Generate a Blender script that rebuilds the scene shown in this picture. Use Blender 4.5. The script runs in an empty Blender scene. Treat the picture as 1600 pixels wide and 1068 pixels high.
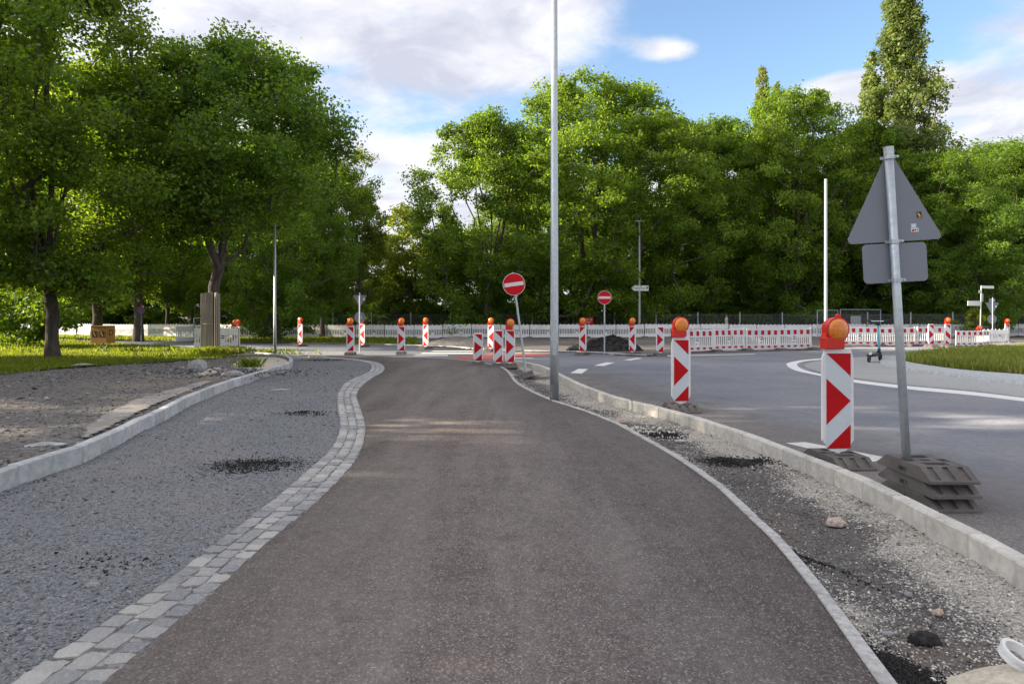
import bpy, bmesh, math, random
import numpy as np
from mathutils import Vector, Matrix, geometry
C = bpy.context.scene
COL = C.collection
PI = math.pi
rad = math.radians

# ------------------------------------------------------------------ camera, sky, sun, exposure
EYE, HZ, FPX = 1.6, 494.0, 1066.7
cam_d = bpy.data.cameras.new('camera'); cam = bpy.data.objects.new('camera', cam_d); COL.objects.link(cam)
cam.location = (0, 0, EYE); cam.rotation_euler = (rad(90), 0, 0)
cam_d.lens = 24; cam_d.sensor_width = 36; cam_d.shift_y = -0.025; cam_d.clip_end = 5000; cam_d.clip_start = 0.05
C.camera = cam

SUN_EL, SUN_AZ = 18.5, -90.0          # azimuth in degrees clockwise from +Y (ahead); negative = to the left
sd = Vector((math.sin(rad(SUN_AZ))*math.cos(rad(SUN_EL)), math.cos(rad(SUN_AZ))*math.cos(rad(SUN_EL)), math.sin(rad(SUN_EL))))
sl = bpy.data.lights.new('sun', 'SUN'); sl.energy = 5.0; sl.angle = rad(0.6); sl.color = (1.0, 0.86, 0.66)
sun = bpy.data.objects.new('sun', sl); COL.objects.link(sun)
sun.rotation_euler = sd.to_track_quat('Z', 'Y').to_euler()

W = bpy.data.worlds.new('World'); C.world = W; W.use_nodes = True
nt = W.node_tree; N = nt.nodes; L = nt.links; N.clear()
wo = N.new('ShaderNodeOutputWorld'); bg = N.new('ShaderNodeBackground'); L.new(bg.outputs[0], wo.inputs[0])
sky = N.new('ShaderNodeTexSky'); sky.sky_type = 'NISHITA'; sky.sun_disc = False
sky.sun_elevation = rad(SUN_EL); sky.sun_rotation = rad(SUN_AZ % 360); sky.air_density = 1.0; sky.dust_density = 0.6; sky.ozone_density = 2.0
bg.inputs[1].default_value = 0.12
tc = N.new('ShaderNodeTexCoord')
def wmath(op, a, b=None, c=None, clamp=False):
    n = N.new('ShaderNodeMath'); n.operation = op; n.use_clamp = clamp
    for i, v in enumerate((a, b, c)):
        if v is None: continue
        if isinstance(v, (int, float)): n.inputs[i].default_value = v
        else: L.new(v, n.inputs[i])
    return n.outputs[0]
sep = N.new('ShaderNodeSeparateXYZ'); L.new(tc.outputs['Generated'], sep.inputs[0])
# clouds lie on a flat layer: project the view direction on a plane overhead
dz = wmath('ADD', wmath('MAXIMUM', sep.outputs[2], 0.0), 0.16)
comb = N.new('ShaderNodeCombineXYZ'); L.new(wmath('DIVIDE', sep.outputs[0], dz), comb.inputs[0]); L.new(wmath('DIVIDE', sep.outputs[1], dz), comb.inputs[1])
def wnoise(scale, detail, rough, off, dist=0.0):
    mp = N.new('ShaderNodeMapping'); mp.inputs['Location'].default_value = off; L.new(comb.outputs[0], mp.inputs[0])
    n = N.new('ShaderNodeTexNoise'); n.inputs['Scale'].default_value = scale; n.inputs['Detail'].default_value = detail
    n.inputs['Roughness'].default_value = rough; n.inputs['Distortion'].default_value = dist; L.new(mp.outputs[0], n.inputs[0]); return n.outputs[0]
n1 = wnoise(0.9, 9, 0.58, (3.1, 1.7, 0), 0.3); n2 = wnoise(2.6, 8, 0.6, (0.4, 5.0, 2.0), 0.2)
# a clear gap in the cloud layer, up and to the right of the view
def gap(cx, cy, rx, ry):
    a = wmath('DIVIDE', wmath('SUBTRACT', wmath('DIVIDE', sep.outputs[0], dz), cx), rx)
    b = wmath('DIVIDE', wmath('SUBTRACT', wmath('DIVIDE', sep.outputs[1], dz), cy), ry)
    r2 = wmath('ADD', wmath('MULTIPLY', a, a), wmath('MULTIPLY', b, b))
    return wmath('EXPONENT', wmath('MULTIPLY', r2, -1.0))
g = wmath('ADD', gap(0.70, 1.75, 0.42, 0.75), wmath('MULTIPLY', gap(0.1, 2.25, 0.25, 0.25), 0.25))
dens = wmath('ADD', wmath('MULTIPLY', n1, 0.75), wmath('MULTIPLY', n2, 0.35))
dens = wmath('ADD', dens, wmath('ADD', wmath('MULTIPLY', gap(0.43, 1.76, .10, .085), .29), wmath('MULTIPLY', gap(0.95, 1.92, .25, .11), .24)))
dens = wmath('SUBTRACT', wmath('ADD', dens, 0.05), wmath('MULTIPLY', g, 0.46))
cov = N.new('ShaderNodeMapRange'); cov.interpolation_type = 'SMOOTHSTEP'
cov.inputs[1].default_value = 0.37; cov.inputs[2].default_value = 0.53; L.new(dens, cov.inputs[0])
shade = N.new('ShaderNodeValToRGB'); L.new(wmath('ADD', wmath('MULTIPLY', wnoise(1.5, 6, 0.55, (9, 2, 1), .4), .6), wmath('MULTIPLY', wnoise(4.2, 8, 0.6, (2, 7, 1), .6), .4)), shade.inputs[0])
shade.color_ramp.elements[0].position = 0.42; shade.color_ramp.elements[0].color = (2.3, 2.34, 2.7, 1)
shade.color_ramp.elements[1].position = 0.56; shade.color_ramp.elements[1].color = (3.5, 3.46, 3.6, 1)
# clouds brighten towards the sun, boosted out of view to add fill light
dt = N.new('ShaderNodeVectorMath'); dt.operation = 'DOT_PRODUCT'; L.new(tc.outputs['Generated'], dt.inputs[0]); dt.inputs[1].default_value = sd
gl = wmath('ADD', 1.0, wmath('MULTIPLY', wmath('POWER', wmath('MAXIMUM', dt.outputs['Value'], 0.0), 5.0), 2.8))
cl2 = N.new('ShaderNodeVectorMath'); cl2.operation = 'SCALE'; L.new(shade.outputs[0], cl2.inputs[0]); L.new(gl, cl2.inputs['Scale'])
mixc = N.new('ShaderNodeMix'); mixc.data_type = 'RGBA'
L.new(wmath('MULTIPLY', cov.outputs[0], 0.93), mixc.inputs[0])
hsv = N.new('ShaderNodeMix'); hsv.data_type = 'RGBA'; hsv.blend_type = 'MULTIPLY'; hsv.inputs[0].default_value = 1.0
L.new(sky.outputs[0], hsv.inputs[6]); hsv.inputs[7].default_value = (1.0, 1.0, 1.0, 1)
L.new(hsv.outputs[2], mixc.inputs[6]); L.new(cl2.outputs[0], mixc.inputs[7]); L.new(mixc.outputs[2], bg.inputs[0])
vs = C.view_settings; vs.view_transform = 'Standard'; vs.look = 'None'; vs.gamma = 1; vs.exposure = 1.35; vs.use_curve_mapping = False
C.render.engine = 'CYCLES'; C.render.resolution_x = 1024; C.render.resolution_y = 683
C.cycles.max_bounces = 8; C.cycles.transparent_max_bounces = 8; C.cycles.diffuse_bounces = 4

# ------------------------------------------------------------------ helpers
rng = np.random.default_rng(7)
random.seed(5)
def G(px, py, z=0.0):                 # a point read off the photograph, put where it stands on level z
    s = (py-HZ)/(EYE-z); return Vector(((px-800)/s, FPX/s, z))
def G2(px, py, z=0.0):
    g_ = G(px, py, z); return (g_.x, g_.y)
def P(px, s, z=0.0): return Vector(((px-800)/s, FPX/s, z))

def _hash(ix, iy, seed):
    h = (ix*374761393 + iy*668265263 + seed*974634777) & 0xffffffff
    h = ((h ^ (h >> 13))*1274126177) & 0xffffffff
    return ((h ^ (h >> 16)) & 0xffffff)/float(0xffffff)
def vnoise(x, y, seed=0):
    x = np.asarray(x, float); y = np.asarray(y, float)
    ix = np.floor(x).astype(np.int64); iy = np.floor(y).astype(np.int64); fx = x-ix; fy = y-iy
    fx = fx*fx*(3-2*fx); fy = fy*fy*(3-2*fy)
    a = _hash(ix, iy, seed); b = _hash(ix+1, iy, seed); c = _hash(ix, iy+1, seed); d = _hash(ix+1, iy+1, seed)
    return (a*(1-fx)+b*fx)*(1-fy) + (c*(1-fx)+d*fx)*fy
def fbm(x, y, f=1.0, o=4, seed=0):
    r = 0; amp = .5
    for i in range(o): r = r + amp*(vnoise(np.asarray(x)*f, np.asarray(y)*f, seed+i)-.5)*2; f *= 2.1; amp *= .5
    return r

def link(o, parent=None):
    COL.objects.link(o)
    if parent is not None: o.parent = parent
    return o
def mesh_np(name, verts, faces, mat, parent=None, smooth=False):
    """verts (n,3); faces (m,k) with constant k"""
    verts = np.asarray(verts, np.float32); faces = np.asarray(faces, np.int32)
    me = bpy.data.meshes.new(name); me.vertices.add(len(verts)); me.vertices.foreach_set('co', verts.ravel())
    k = faces.shape[1]; me.loops.add(faces.size); me.loops.foreach_set('vertex_index', faces.ravel())
    me.polygons.add(len(faces)); me.polygons.foreach_set('loop_start', np.arange(0, faces.size, k, dtype=np.int32))
    me.polygons.foreach_set('loop_total', np.full(len(faces), k, np.int32))
    if smooth: me.polygons.foreach_set('use_smooth', np.ones(len(faces), bool))
    me.update(calc_edges=True)
    if mat: me.materials.append(mat)
    return link(bpy.data.objects.new(name, me), parent)
def obj(name, bm, mat, parent=None, smooth=False, bevel=0.0, seg=1):
    if bevel > 0:
        bmesh.ops.bevel(bm, geom=[e for e in bm.edges if len(e.link_faces) == 2 and e.calc_face_angle(0) > 0.5], offset=bevel, segments=seg, affect='EDGES', clamp_overlap=True)
    bmesh.ops.recalc_face_normals(bm, faces=bm.faces)
    me = bpy.data.meshes.new(name); bm.to_mesh(me); bm.free()
    if smooth:
        for p in me.polygons: p.use_smooth = True
    mats = mat if isinstance(mat, (list, tuple)) else [mat]
    for m_ in mats: me.materials.append(m_)
    return link(bpy.data.objects.new(name, me), parent)
def tag(o, label, cat=None, group=None):
    o['label'] = label
    if cat: o['category'] = cat
    if group: o['group'] = group
    return o
def thing(name, label, cat, loc=(0, 0, 0), rz=0, group=None):
    o = bpy.data.objects.new(name, None); COL.objects.link(o); o.empty_display_size = .2
    o.location = loc; o.rotation_euler = (0, 0, rz); return tag(o, label, cat, group)
def struct(o): o['kind'] = 'structure'; return o
def stuff(o): o['kind'] = 'stuff'; return o
def copy_tree(o, parent=None):
    c = o.copy(); COL.objects.link(c); c.parent = parent
    for ch in list(o.children): copy_tree(ch, c)
    return c
def box(bm, x0, x1, y0, y1, z0, z1, M=None):
    m = Matrix.Translation(((x0+x1)/2, (y0+y1)/2, (z0+z1)/2)) @ Matrix.Diagonal((x1-x0, y1-y0, z1-z0, 1))
    bmesh.ops.create_cube(bm, size=1, matrix=(M @ m) if M else m); return bm
def BM(): return bmesh.new()
def prism(bm, pts, y0, y1):            # outline in x,z pulled along y
    a = [bm.verts.new((p[0], y0, p[1])) for p in pts]; b = [bm.verts.new((p[0], y1, p[1])) for p in pts]
    bm.faces.new(a); bm.faces.new(b[::-1]); n = len(pts)
    for i in range(n): bm.faces.new((a[i], b[i], b[(i+1) % n], a[(i+1) % n]))
    return bm
def tube(bm, pts, radii, n=10, cap=True):
    pts = [Vector(p) for p in pts]; rings = []
    if isinstance(radii, (int, float)): radii = [radii]*len(pts)
    for i, p in enumerate(pts):
        d = (pts[min(i+1, len(pts)-1)]-pts[max(i-1, 0)]).normalized()
        u = d.cross(Vector((0, 0, 1))) if abs(d.z) < .95 else d.cross(Vector((1, 0, 0)))
        u.normalize(); v = d.cross(u)
        rings.append([bm.verts.new(p+(u*math.cos(2*PI*k/n)+v*math.sin(2*PI*k/n))*radii[i]) for k in range(n)])
    for a, b in zip(rings, rings[1:]):
        for k in range(n): bm.faces.new((a[k], a[(k+1) % n], b[(k+1) % n], b[k]))
    if cap: bm.faces.new(rings[0][::-1]); bm.faces.new(rings[-1])
    return bm
def disc(bm, c, r, y0, y1, n=32):      # a disc facing -y
    return prism(bm, [(c[0]+r*math.cos(2*PI*k/n), c[1]+r*math.sin(2*PI*k/n)) for k in range(n)], y0, y1)

def smooth_curve(pts, step=0.1):       # Catmull-Rom through 2-D points, resampled evenly
    p = [np.array(q[:2], float) for q in pts]; p = [2*p[0]-p[1]]+p+[2*p[-1]-p[-2]]; out = []
    for i in range(1, len(p)-2):
        for t in np.linspace(0, 1, 14, endpoint=False):
            a, b, c, d = p[i-1], p[i], p[i+1], p[i+2]
            out.append(.5*((2*b)+(-a+c)*t+(2*a-5*b+4*c-d)*t*t+(-a+3*b-3*c+d)*t**3))
    out.append(p[-2]); out = np.array(out)
    return resample(out, step)
def resample(out, step=None, n=None):
    d = np.r_[0, np.cumsum(np.linalg.norm(np.diff(out, axis=0), axis=1))]
    m = n if n else max(2, int(round(d[-1]/step))+1)
    t = np.linspace(0, d[-1], m)
    return np.c_[np.interp(t, d, out[:, 0]), np.interp(t, d, out[:, 1])]
def offset(cv, d):                      # to the left of the direction of travel
    t = np.gradient(cv, axis=0); t /= np.linalg.norm(t, axis=1)[:, None]+1e-9
    return cv + np.c_[-t[:, 1], t[:, 0]]*d
def inpoly(x, y, poly):
    x = np.asarray(x); y = np.asarray(y); poly = np.asarray(poly); c = np.zeros(x.shape, bool); j = len(poly)-1
    for i in range(len(poly)):
        xi, yi = poly[i]; xj, yj = poly[j]
        with np.errstate(divide='ignore', invalid='ignore'):
            c ^= ((yi > y) != (yj > y)) & (x < (xj-xi)*(y-yi)/(yj-yi+1e-12)+xi)
        j = i
    return c
def sheet(name, poly, z, mat, parent=None, depth=0.0):
    """flat polygon at height z; with depth, a slab with sides"""
    poly = [(float(a), float(b)) for a, b in poly]
    tris = geometry.tessellate_polygon([[Vector((a, b, 0)) for a, b in poly]])
    v = [(a, b, z) for a, b in poly]; n = len(v); f = []
    for t in tris:
        a, b, c = (Vector(v[i]) for i in t)
        f.append(tuple(t) if (b-a).cross(c-a).z > 0 else tuple(t[::-1]))
    if depth:
        v += [(a, b, z-depth) for a, b in poly]; f += [(i, i+n, (i+1) % n+n) for i in range(n)] + [(i, (i+1) % n+n, (i+1) % n) for i in range(n)]
    o = mesh_np(name, v, f, mat, parent)
    if depth:
        bm = BM(); bm.from_mesh(o.data); bmesh.ops.recalc_face_normals(bm, faces=bm.faces)
        if sum(fc.normal.z*fc.calc_area() for fc in bm.faces) < 0: bmesh.ops.reverse_faces(bm, faces=bm.faces)
        bm.to_mesh(o.data); bm.free()
    return o
def terrain(name, poly, cell, zf, mat, bounds=None):
    poly = np.asarray(poly); x0, y0 = poly.min(0)-cell; x1, y1 = poly.max(0)+cell
    if bounds: x0, x1, y0, y1 = max(x0, bounds[0]), min(x1, bounds[1]), max(y0, bounds[2]), min(y1, bounds[3])
    xs = np.arange(x0, x1+cell, cell); ys = np.arange(y0, y1+cell, cell)
    X, Y = np.meshgrid(xs, ys, indexing='ij'); nx, ny = X.shape
    keep = inpoly(X[:-1, :-1]+cell/2, Y[:-1, :-1]+cell/2, poly)
    idx = np.arange(nx*ny).reshape(nx, ny)
    f = np.stack([idx[:-1, :-1], idx[1:, :-1], idx[1:, 1:], idx[:-1, 1:]], -1)[keep]
    v = np.stack([X, Y, zf(X, Y)], -1).reshape(-1, 3)
    used, inv = np.unique(f, return_inverse=True)
    return mesh_np(name, v[used], inv.reshape(f.shape), mat, smooth=True)

OCT = np.array([(1, 0, 0), (-1, 0, 0), (0, 1, 0), (0, -1, 0), (0, 0, 1), (0, 0, -1)], float)
OCF = np.array([(0, 2, 4), (2, 1, 4), (1, 3, 4), (3, 0, 4), (2, 0, 5), (1, 2, 5), (3, 1, 5), (0, 3, 5)])
def stones(name, x, y, z, r, mat, flat=.6, parent=None):
    n = len(x); v = OCT[None]*(1+rng.uniform(-.45, .45, (n, 6, 3))) + rng.uniform(-.35, .35, (n, 6, 3))
    v *= np.stack([np.ones(n), rng.uniform(.6, 1, n), np.full(n, flat)], -1)[:, None]
    a = rng.uniform(0, 2*PI, n); ca, sa = np.cos(a)[:, None], np.sin(a)[:, None]
    vx = v[..., 0]*ca-v[..., 1]*sa; vy = v[..., 0]*sa+v[..., 1]*ca
    v = np.stack([vx, vy, v[..., 2]], -1)*r[:, None, None] + np.stack([x, y, z], -1)[:, None]
    f = OCF[None]+(np.arange(n)*6)[:, None, None]
    return mesh_np(name, v.reshape(-1, 3), f.reshape(-1, 3), mat, parent)
def scatter(poly, n, near=4.0, power=1.6, bounds=None, mask=None):
    """points in a polygon, denser close to the camera"""
    poly = np.asarray(poly); x0, y0 = poly.min(0); x1, y1 = poly.max(0)
    if bounds: x0, x1, y0, y1 = max(x0, bounds[0]), min(x1, bounds[1]), max(y0, bounds[2]), min(y1, bounds[3])
    ox = []; oy = []; c = 0
    for _ in range(400):
        x = rng.uniform(x0, x1, 60000); y = rng.uniform(y0, y1, 60000); d = np.hypot(x, y)
        k = rng.random(60000) < np.minimum(1, (near/np.maximum(d, .1))**power)
        if mask is not None: k &= rng.random(60000) < mask(x, y)
        x, y = x[k], y[k]; k = inpoly(x, y, poly); ox.append(x[k]); oy.append(y[k]); c += k.sum()
        if c >= n: break
    return np.concatenate(ox)[:n], np.concatenate(oy)[:n]

# ------------------------------------------------------------------ materials
def mat(name, build):
    m = bpy.data.materials.new(name); m.use_nodes = True; t = m.node_tree; t.nodes.clear()
    out = t.nodes.new('ShaderNodeOutputMaterial'); build(t, out); return m
def nd(t, typ, **kw):
    n = t.nodes.new(typ)
    for k, v in kw.items(): setattr(n, k, v)
    return n
def noise(t, co, scale, detail=4, rough=.6, dist=0):
    n = nd(t, 'ShaderNodeTexNoise'); n.inputs['Scale'].default_value = scale; n.inputs['Detail'].default_value = detail
    n.inputs['Roughness'].default_value = rough; n.inputs['Distortion'].default_value = dist; t.links.new(co, n.inputs['Vector']); return n.outputs[0]
def voro(t, co, scale, out='Color', feature='F1'):
    n = nd(t, 'ShaderNodeTexVoronoi'); n.feature = feature; n.inputs['Scale'].default_value = scale; t.links.new(co, n.inputs['Vector']); return n.outputs[out]
def ramp(t, src, stops, interp='LINEAR'):
    r = nd(t, 'ShaderNodeValToRGB'); r.color_ramp.interpolation = interp; e = r.color_ramp.elements
    while len(e) < len(stops): e.new(.5)
    for q, (p, c) in zip(e, stops): q.position = p; q.color = (c, c, c, 1) if isinstance(c, (int, float)) else (*c, 1)
    t.links.new(src, r.inputs[0]); return r.outputs[0]
def mix(t, fac, a, b, mode='MIX'):
    n = nd(t, 'ShaderNodeMix', data_type='RGBA', blend_type=mode)
    for i, v in ((0, fac), (6, a), (7, b)):
        if isinstance(v, (int, float)): n.inputs[i].default_value = v
        elif isinstance(v, tuple): n.inputs[i].default_value = (*v, 1)
        else: t.links.new(v, n.inputs[i])
    return n.outputs[2]
def coords(t, scale=(1, 1, 1), kind='Object'):
    c = nd(t, 'ShaderNodeTexCoord'); m = nd(t, 'ShaderNodeMapping'); m.inputs['Scale'].default_value = scale
    t.links.new(c.outputs[kind], m.inputs[0]); return m.outputs[0]
def principled(t, out, col, rough=.7, metal=0, spec=.4, bump=None, bstr=.3, bdist=.01):
    p = nd(t, 'ShaderNodeBsdfPrincipled')
    if isinstance(col, tuple): p.inputs['Base Color'].default_value = (*col, 1)
    else: t.links.new(col, p.inputs['Base Color'])
    if isinstance(rough, (int, float)): p.inputs['Roughness'].default_value = rough
    else: t.links.new(rough, p.inputs['Roughness'])
    p.inputs['Metallic'].default_value = metal; p.inputs['Specular IOR Level'].default_value = spec
    if bump is not None:
        b = nd(t, 'ShaderNodeBump'); b.inputs['Strength'].default_value = bstr; b.inputs['Distance'].default_value = bdist
        t.links.new(bump, b.inputs['Height']); t.links.new(b.outputs[0], p.inputs['Normal'])
    t.links.new(p.outputs[0], out.inputs[0]); return p
def asphalt(name, dark, mid, light, speck, stain, dust, grain=110, spk=.86):
    def b(t, o):
        co = coords(t)
        v = voro(t, co, grain); g1 = ramp(t, v, [(0, dark), (.55, mid), (spk, light), (min(.999, spk+.07), speck)])
        v2 = voro(t, co, grain*2.3); g1 = mix(t, .35, g1, ramp(t, v2, [(0, dark), (.7, mid), (1, light)]))
        big = noise(t, co, .35, 6, .62, .4); c = mix(t, ramp(t, big, [(.38, 0.0), (.66, .9)]), g1, mix(t, .5, g1, dust))
        st = noise(t, co, 1.7, 7, .7, .6); c = mix(t, ramp(t, st, [(.50, 0.0), (.75, .55)]), c, mix(t, .55, c, stain))
        fine = noise(t, co, 9, 5, .7); c = mix(t, .5, c, mix(t, 1.0, c, ramp(t, fine, [(.3, .7), (.7, 1.25)]), 'MULTIPLY'))
        principled(t, o, c, .85, spec=.3, bump=voro(t, co, grain, 'Distance'), bstr=.5, bdist=.004)
    return mat(name, b)
M = {}
def pathb(t, o):
    co = coords(t); v = voro(t, co, 120); v2 = voro(t, co, 260)
    g1 = ramp(t, v, [(0, (.034, .026, .024)), (.4, (.096, .077, .070)), (.75, (.182, .152, .140)), (.93, (.42, .38, .35))]); g1 = mix(t, .25, g1, ramp(t, v2, [(0, (.055, .042, .042)), (.7, (.15, .125, .122)), (1, (.34, .30, .29))]))
    dust = mix(t, .42, g1, (.29, .26, .24))
    st1 = noise(t, coords(t, (1.5, .16, 1)), 1.0, 6, .65, .5); st2 = noise(t, co, .55, 6, .65, .6); st3 = noise(t, co, 3.2, 6, .72, .5)
    c = mix(t, ramp(t, st1, [(.42, 0.0), (.66, .95)]), g1, dust); c = mix(t, ramp(t, st2, [(.45, 0.0), (.7, .8)]), c, mix(t, .6, c, dust))
    c = mix(t, ramp(t, st3, [(.52, 0.0), (.72, .6)]), c, mix(t, 1., c, (.62, .60, .62), 'MULTIPLY'))
    c = mix(t, .6, c, mix(t, 1.0, c, ramp(t, noise(t, co, 14, 5, .75), [(.3, .65), (.7, 1.3)]), 'MULTIPLY'))
    principled(t, o, c, .85, spec=.3, bump=v, bstr=.5, bdist=.004)
M['path'] = mat('asphalt_path', pathb)
M['road'] = asphalt('asphalt_road', (.142, .152, .178), (.192, .204, .236), (.24, .252, .284), (.36, .36, .38), (.17, .175, .20), (.33, .32, .32), 90, .90)
M['oldroad'] = asphalt('asphalt_side_road', (.08, .075, .08), (.12, .112, .115), (.16, .15, .15), (.24, .23, .22), (.06, .05, .05), (.22, .19, .17), 60, .9)
def rock(name, cols, grain, dist=.01, bst=.6, patch=None, pscale=.8, plo=.5, phi=.62):
    def b(t, o):
        co = coords(t); v = voro(t, co, grain)
        n = len(cols); c = ramp(t, v, [(i/(n-1), k) for i, k in enumerate(cols)])
        c = mix(t, .4, c, ramp(t, noise(t, co, grain*.3, 5, .7), [(.3, cols[0]), (.7, cols[-1])]))
        if patch: c = mix(t, ramp(t, noise(t, co, pscale, 6, .65, .4), [(plo, 0.0), (phi, .85)]), c, mix(t, .6, c, patch))
        h = mix(t, .5, voro(t, co, grain, 'Distance'), noise(t, co, grain*.4, 5, .7))
        principled(t, o, c, .92, spec=.2, bump=h, bstr=bst, bdist=dist)
    return mat(name, b)
M['gravel'] = rock('grey_gravel', [(.045, .050, .060), (.12, .128, .148), (.205, .215, .24), (.38, .38, .38)], 85, .008, 1.0, (.27, .245, .22), .45, .50, .68)
def vergeb(t, o):
    co = coords(t); at = nd(t, 'ShaderNodeAttribute', attribute_name='cover'); v = voro(t, co, 80); big = noise(t, co, 1.6, 7, .7, .6)
    soil = ramp(t, v, [(0, (.045, .042, .042)), (.4, (.10, .095, .092)), (.8, (.17, .16, .15)), (1, (.34, .32, .29))])
    soil = mix(t, ramp(t, noise(t, co, .9, 5, .7, .8), [(.48, 0.0), (.6, .8)]), soil, mix(t, .6, soil, (.16, .12, .095)))
    soil = mix(t, ramp(t, noise(t, coords(t, (1, 1, 1)), 2.2, 5, .7, .8), [(.56, 0.0), (.66, .8)]), soil, mix(t, .6, soil, (.035, .034, .036)))
    palec = ramp(t, v, [(0, (.22, .20, .175)), (.5, (.42, .385, .33)), (1, (.64, .60, .53))])
    m = nd(t, 'ShaderNodeMath', operation='MULTIPLY_ADD'); t.links.new(big, m.inputs[0]); m.inputs[1].default_value = 1.7; m.inputs[2].default_value = -.88
    a = nd(t, 'ShaderNodeMath', operation='ADD'); t.links.new(m.outputs[0], a.inputs[0]); t.links.new(at.outputs['Fac'], a.inputs[1])
    c = mix(t, ramp(t, a.outputs[0], [(.40, 0.0), (.75, .9)]), soil, palec)
    principled(t, o, c, .93, spec=.2, bump=mix(t, .5, v, noise(t, co, 30, 6, .75)), bstr=1.0, bdist=.012)
M['verge'] = mat('verge_gravel', vergeb)
M['earth'] = rock('dug_earth', [(.05, .045, .043), (.11, .10, .096), (.17, .155, .148), (.30, .28, .26)], 22, .02, 1.0, (.33, .265, .19), .22, .53, .66)
M['wood_floor'] = rock('woodland_floor', [(.03, .028, .02), (.05, .045, .03), (.06, .07, .03), (.09, .08, .05)], 8, .03, .8, (.04, .06, .015), .3)
M['far_earth'] = rock('far_earth', [(.09, .08, .075), (.14, .125, .12), (.20, .18, .17), (.27, .24, .22)], 10, .03, .8, (.10, .085, .08), .3, .45, .6)
M['turf'] = rock('turf_soil', [(.03, .045, .012), (.05, .075, .018), (.06, .09, .02), (.10, .11, .03)], 12, .02, .6, (.10, .08, .05), .35, .6, .75)
M['black_pile'] = rock('black_asphalt_spoil', [(.012, .012, .013), (.02, .02, .021), (.035, .034, .034), (.07, .065, .06)], 22, .03, 1)
M['sand'] = rock('pale_sand', [(.36, .31, .24), (.48, .42, .33), (.58, .52, .42), (.68, .62, .52)], 60, .008, .5)
def island_stone(name, lo, hi, warm):
    def b(t, o):
        g_ = nd(t, 'ShaderNodeNewGeometry'); r = g_.outputs['Random Per Island']
        c = ramp(t, r, [(0, lo), (.55, tuple((a+b_)/2 for a, b_ in zip(lo, hi))), (.85, warm), (1, hi)])
        co = coords(t); c = mix(t, .5, c, mix(t, 1.0, c, ramp(t, noise(t, co, 60, 4, .7), [(.3, .6), (.7, 1.3)]), 'MULTIPLY'))
        principled(t, o, c, .9, spec=.2)
    return mat(name, b)
M['chips_grey'] = island_stone('grey_stone_chips', (.06, .064, .074), (.42, .42, .43), (.27, .24, .21))
M['chips_white'] = island_stone('pale_stone_chips', (.36, .34, .31), (.80, .77, .72), (.62, .57, .49))
M['chips_mid'] = island_stone('dark_stone_chips', (.09, .088, .09), (.26, .25, .24), (.18, .16, .14))
M['chips_dark'] = island_stone('black_asphalt_crumbs', (.012, .012, .013), (.05, .048, .045), (.03, .029, .028))
def objrock(name, lo, hi, sc=18, bd=.004, spots=True):
    """stone whose tone changes from piece to piece"""
    def b(t, o):
        oi = nd(t, 'ShaderNodeObjectInfo'); co = coords(t)
        ad = nd(t, 'ShaderNodeVectorMath', operation='ADD'); t.links.new(co, ad.inputs[0]); t.links.new(oi.outputs['Location'], ad.inputs[1]); co = ad.outputs[0]
        c = ramp(t, oi.outputs['Random'], [(0, lo), (.5, tuple((a*.5+b_*.5) for a, b_ in zip(lo, hi))), (1, hi)])
        c = mix(t, .8, c, mix(t, 1.0, c, ramp(t, noise(t, co, sc, 6, .72), [(.3, .62), (.72, 1.3)]), 'MULTIPLY'))
        if spots: c = mix(t, ramp(t, noise(t, co, 5, 5, .7), [(.5, 0.), (.68, .6)]), c, mix(t, .5, c, (.62, .60, .58)))
        principled(t, o, c, .85, spec=.25, bump=noise(t, co, sc*1.5, 6, .75), bstr=.5, bdist=bd)
    return mat(name, b)
M['cobble'] = objrock('granite_cobble', (.24, .245, .255), (.46, .445, .42), 22, .006)
M['cobble2'] = rock('granite_cobble_far', [(.22, .23, .25), (.32, .33, .35), (.40, .40, .41), (.48, .47, .46)], 7, .01, .4)
M['kerb'] = objrock('concrete_kerb', (.42, .44, .45), (.56, .57, .57), 9, .002, False)
M['kerb_warm'] = objrock('concrete_kerb_warm', (.50, .48, .44), (.60, .57, .52), 9, .002, False)
M['mortar'] = rock('joint_mortar', [(.06, .05, .048), (.09, .075, .07), (.12, .10, .09), (.36, .35, .34), (.58, .57, .56)], 26, .006, .5)
M['edging'] = rock('edging_concrete', [(.26, .255, .25), (.40, .395, .385), (.48, .475, .465), (.58, .57, .56)], 45, .005, .6, (.20, .185, .17), 3.5, .47, .62)
M['apron'] = rock('island_paving', [(.27, .28, .28), (.33, .34, .34), (.38, .39, .39), (.44, .44, .43)], 40, .003, .3, (.44, .42, .38), .7, .5, .7)
def paint(name, col, wear=.35, under=(.2, .2, .21), sc=14):
    def b(t, o):
        co = coords(t); w = ramp(t, noise(t, co, sc, 7, .75), [(.5+.2*(1-wear), 0.0), (.75, wear)])
        c = mix(t, w, mix(t, .5, col, mix(t, 1.0, col, ramp(t, noise(t, co, 3, 5, .7), [(.3, .8), (.7, 1.1)]), 'MULTIPLY')), under)
        principled(t, o, c, .7, spec=.3)
    return mat(name, b)
M['white_line'] = paint('white_road_paint', (.72, .72, .70), .7)
M['red_lane'] = paint('red_lane_paint', (.42, .13, .10), .8, (.16, .14, .14), 8)
M['worn_white'] = paint('worn_white_paint', (.62, .61, .58), .9, (.22, .21, .2), 10)
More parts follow.
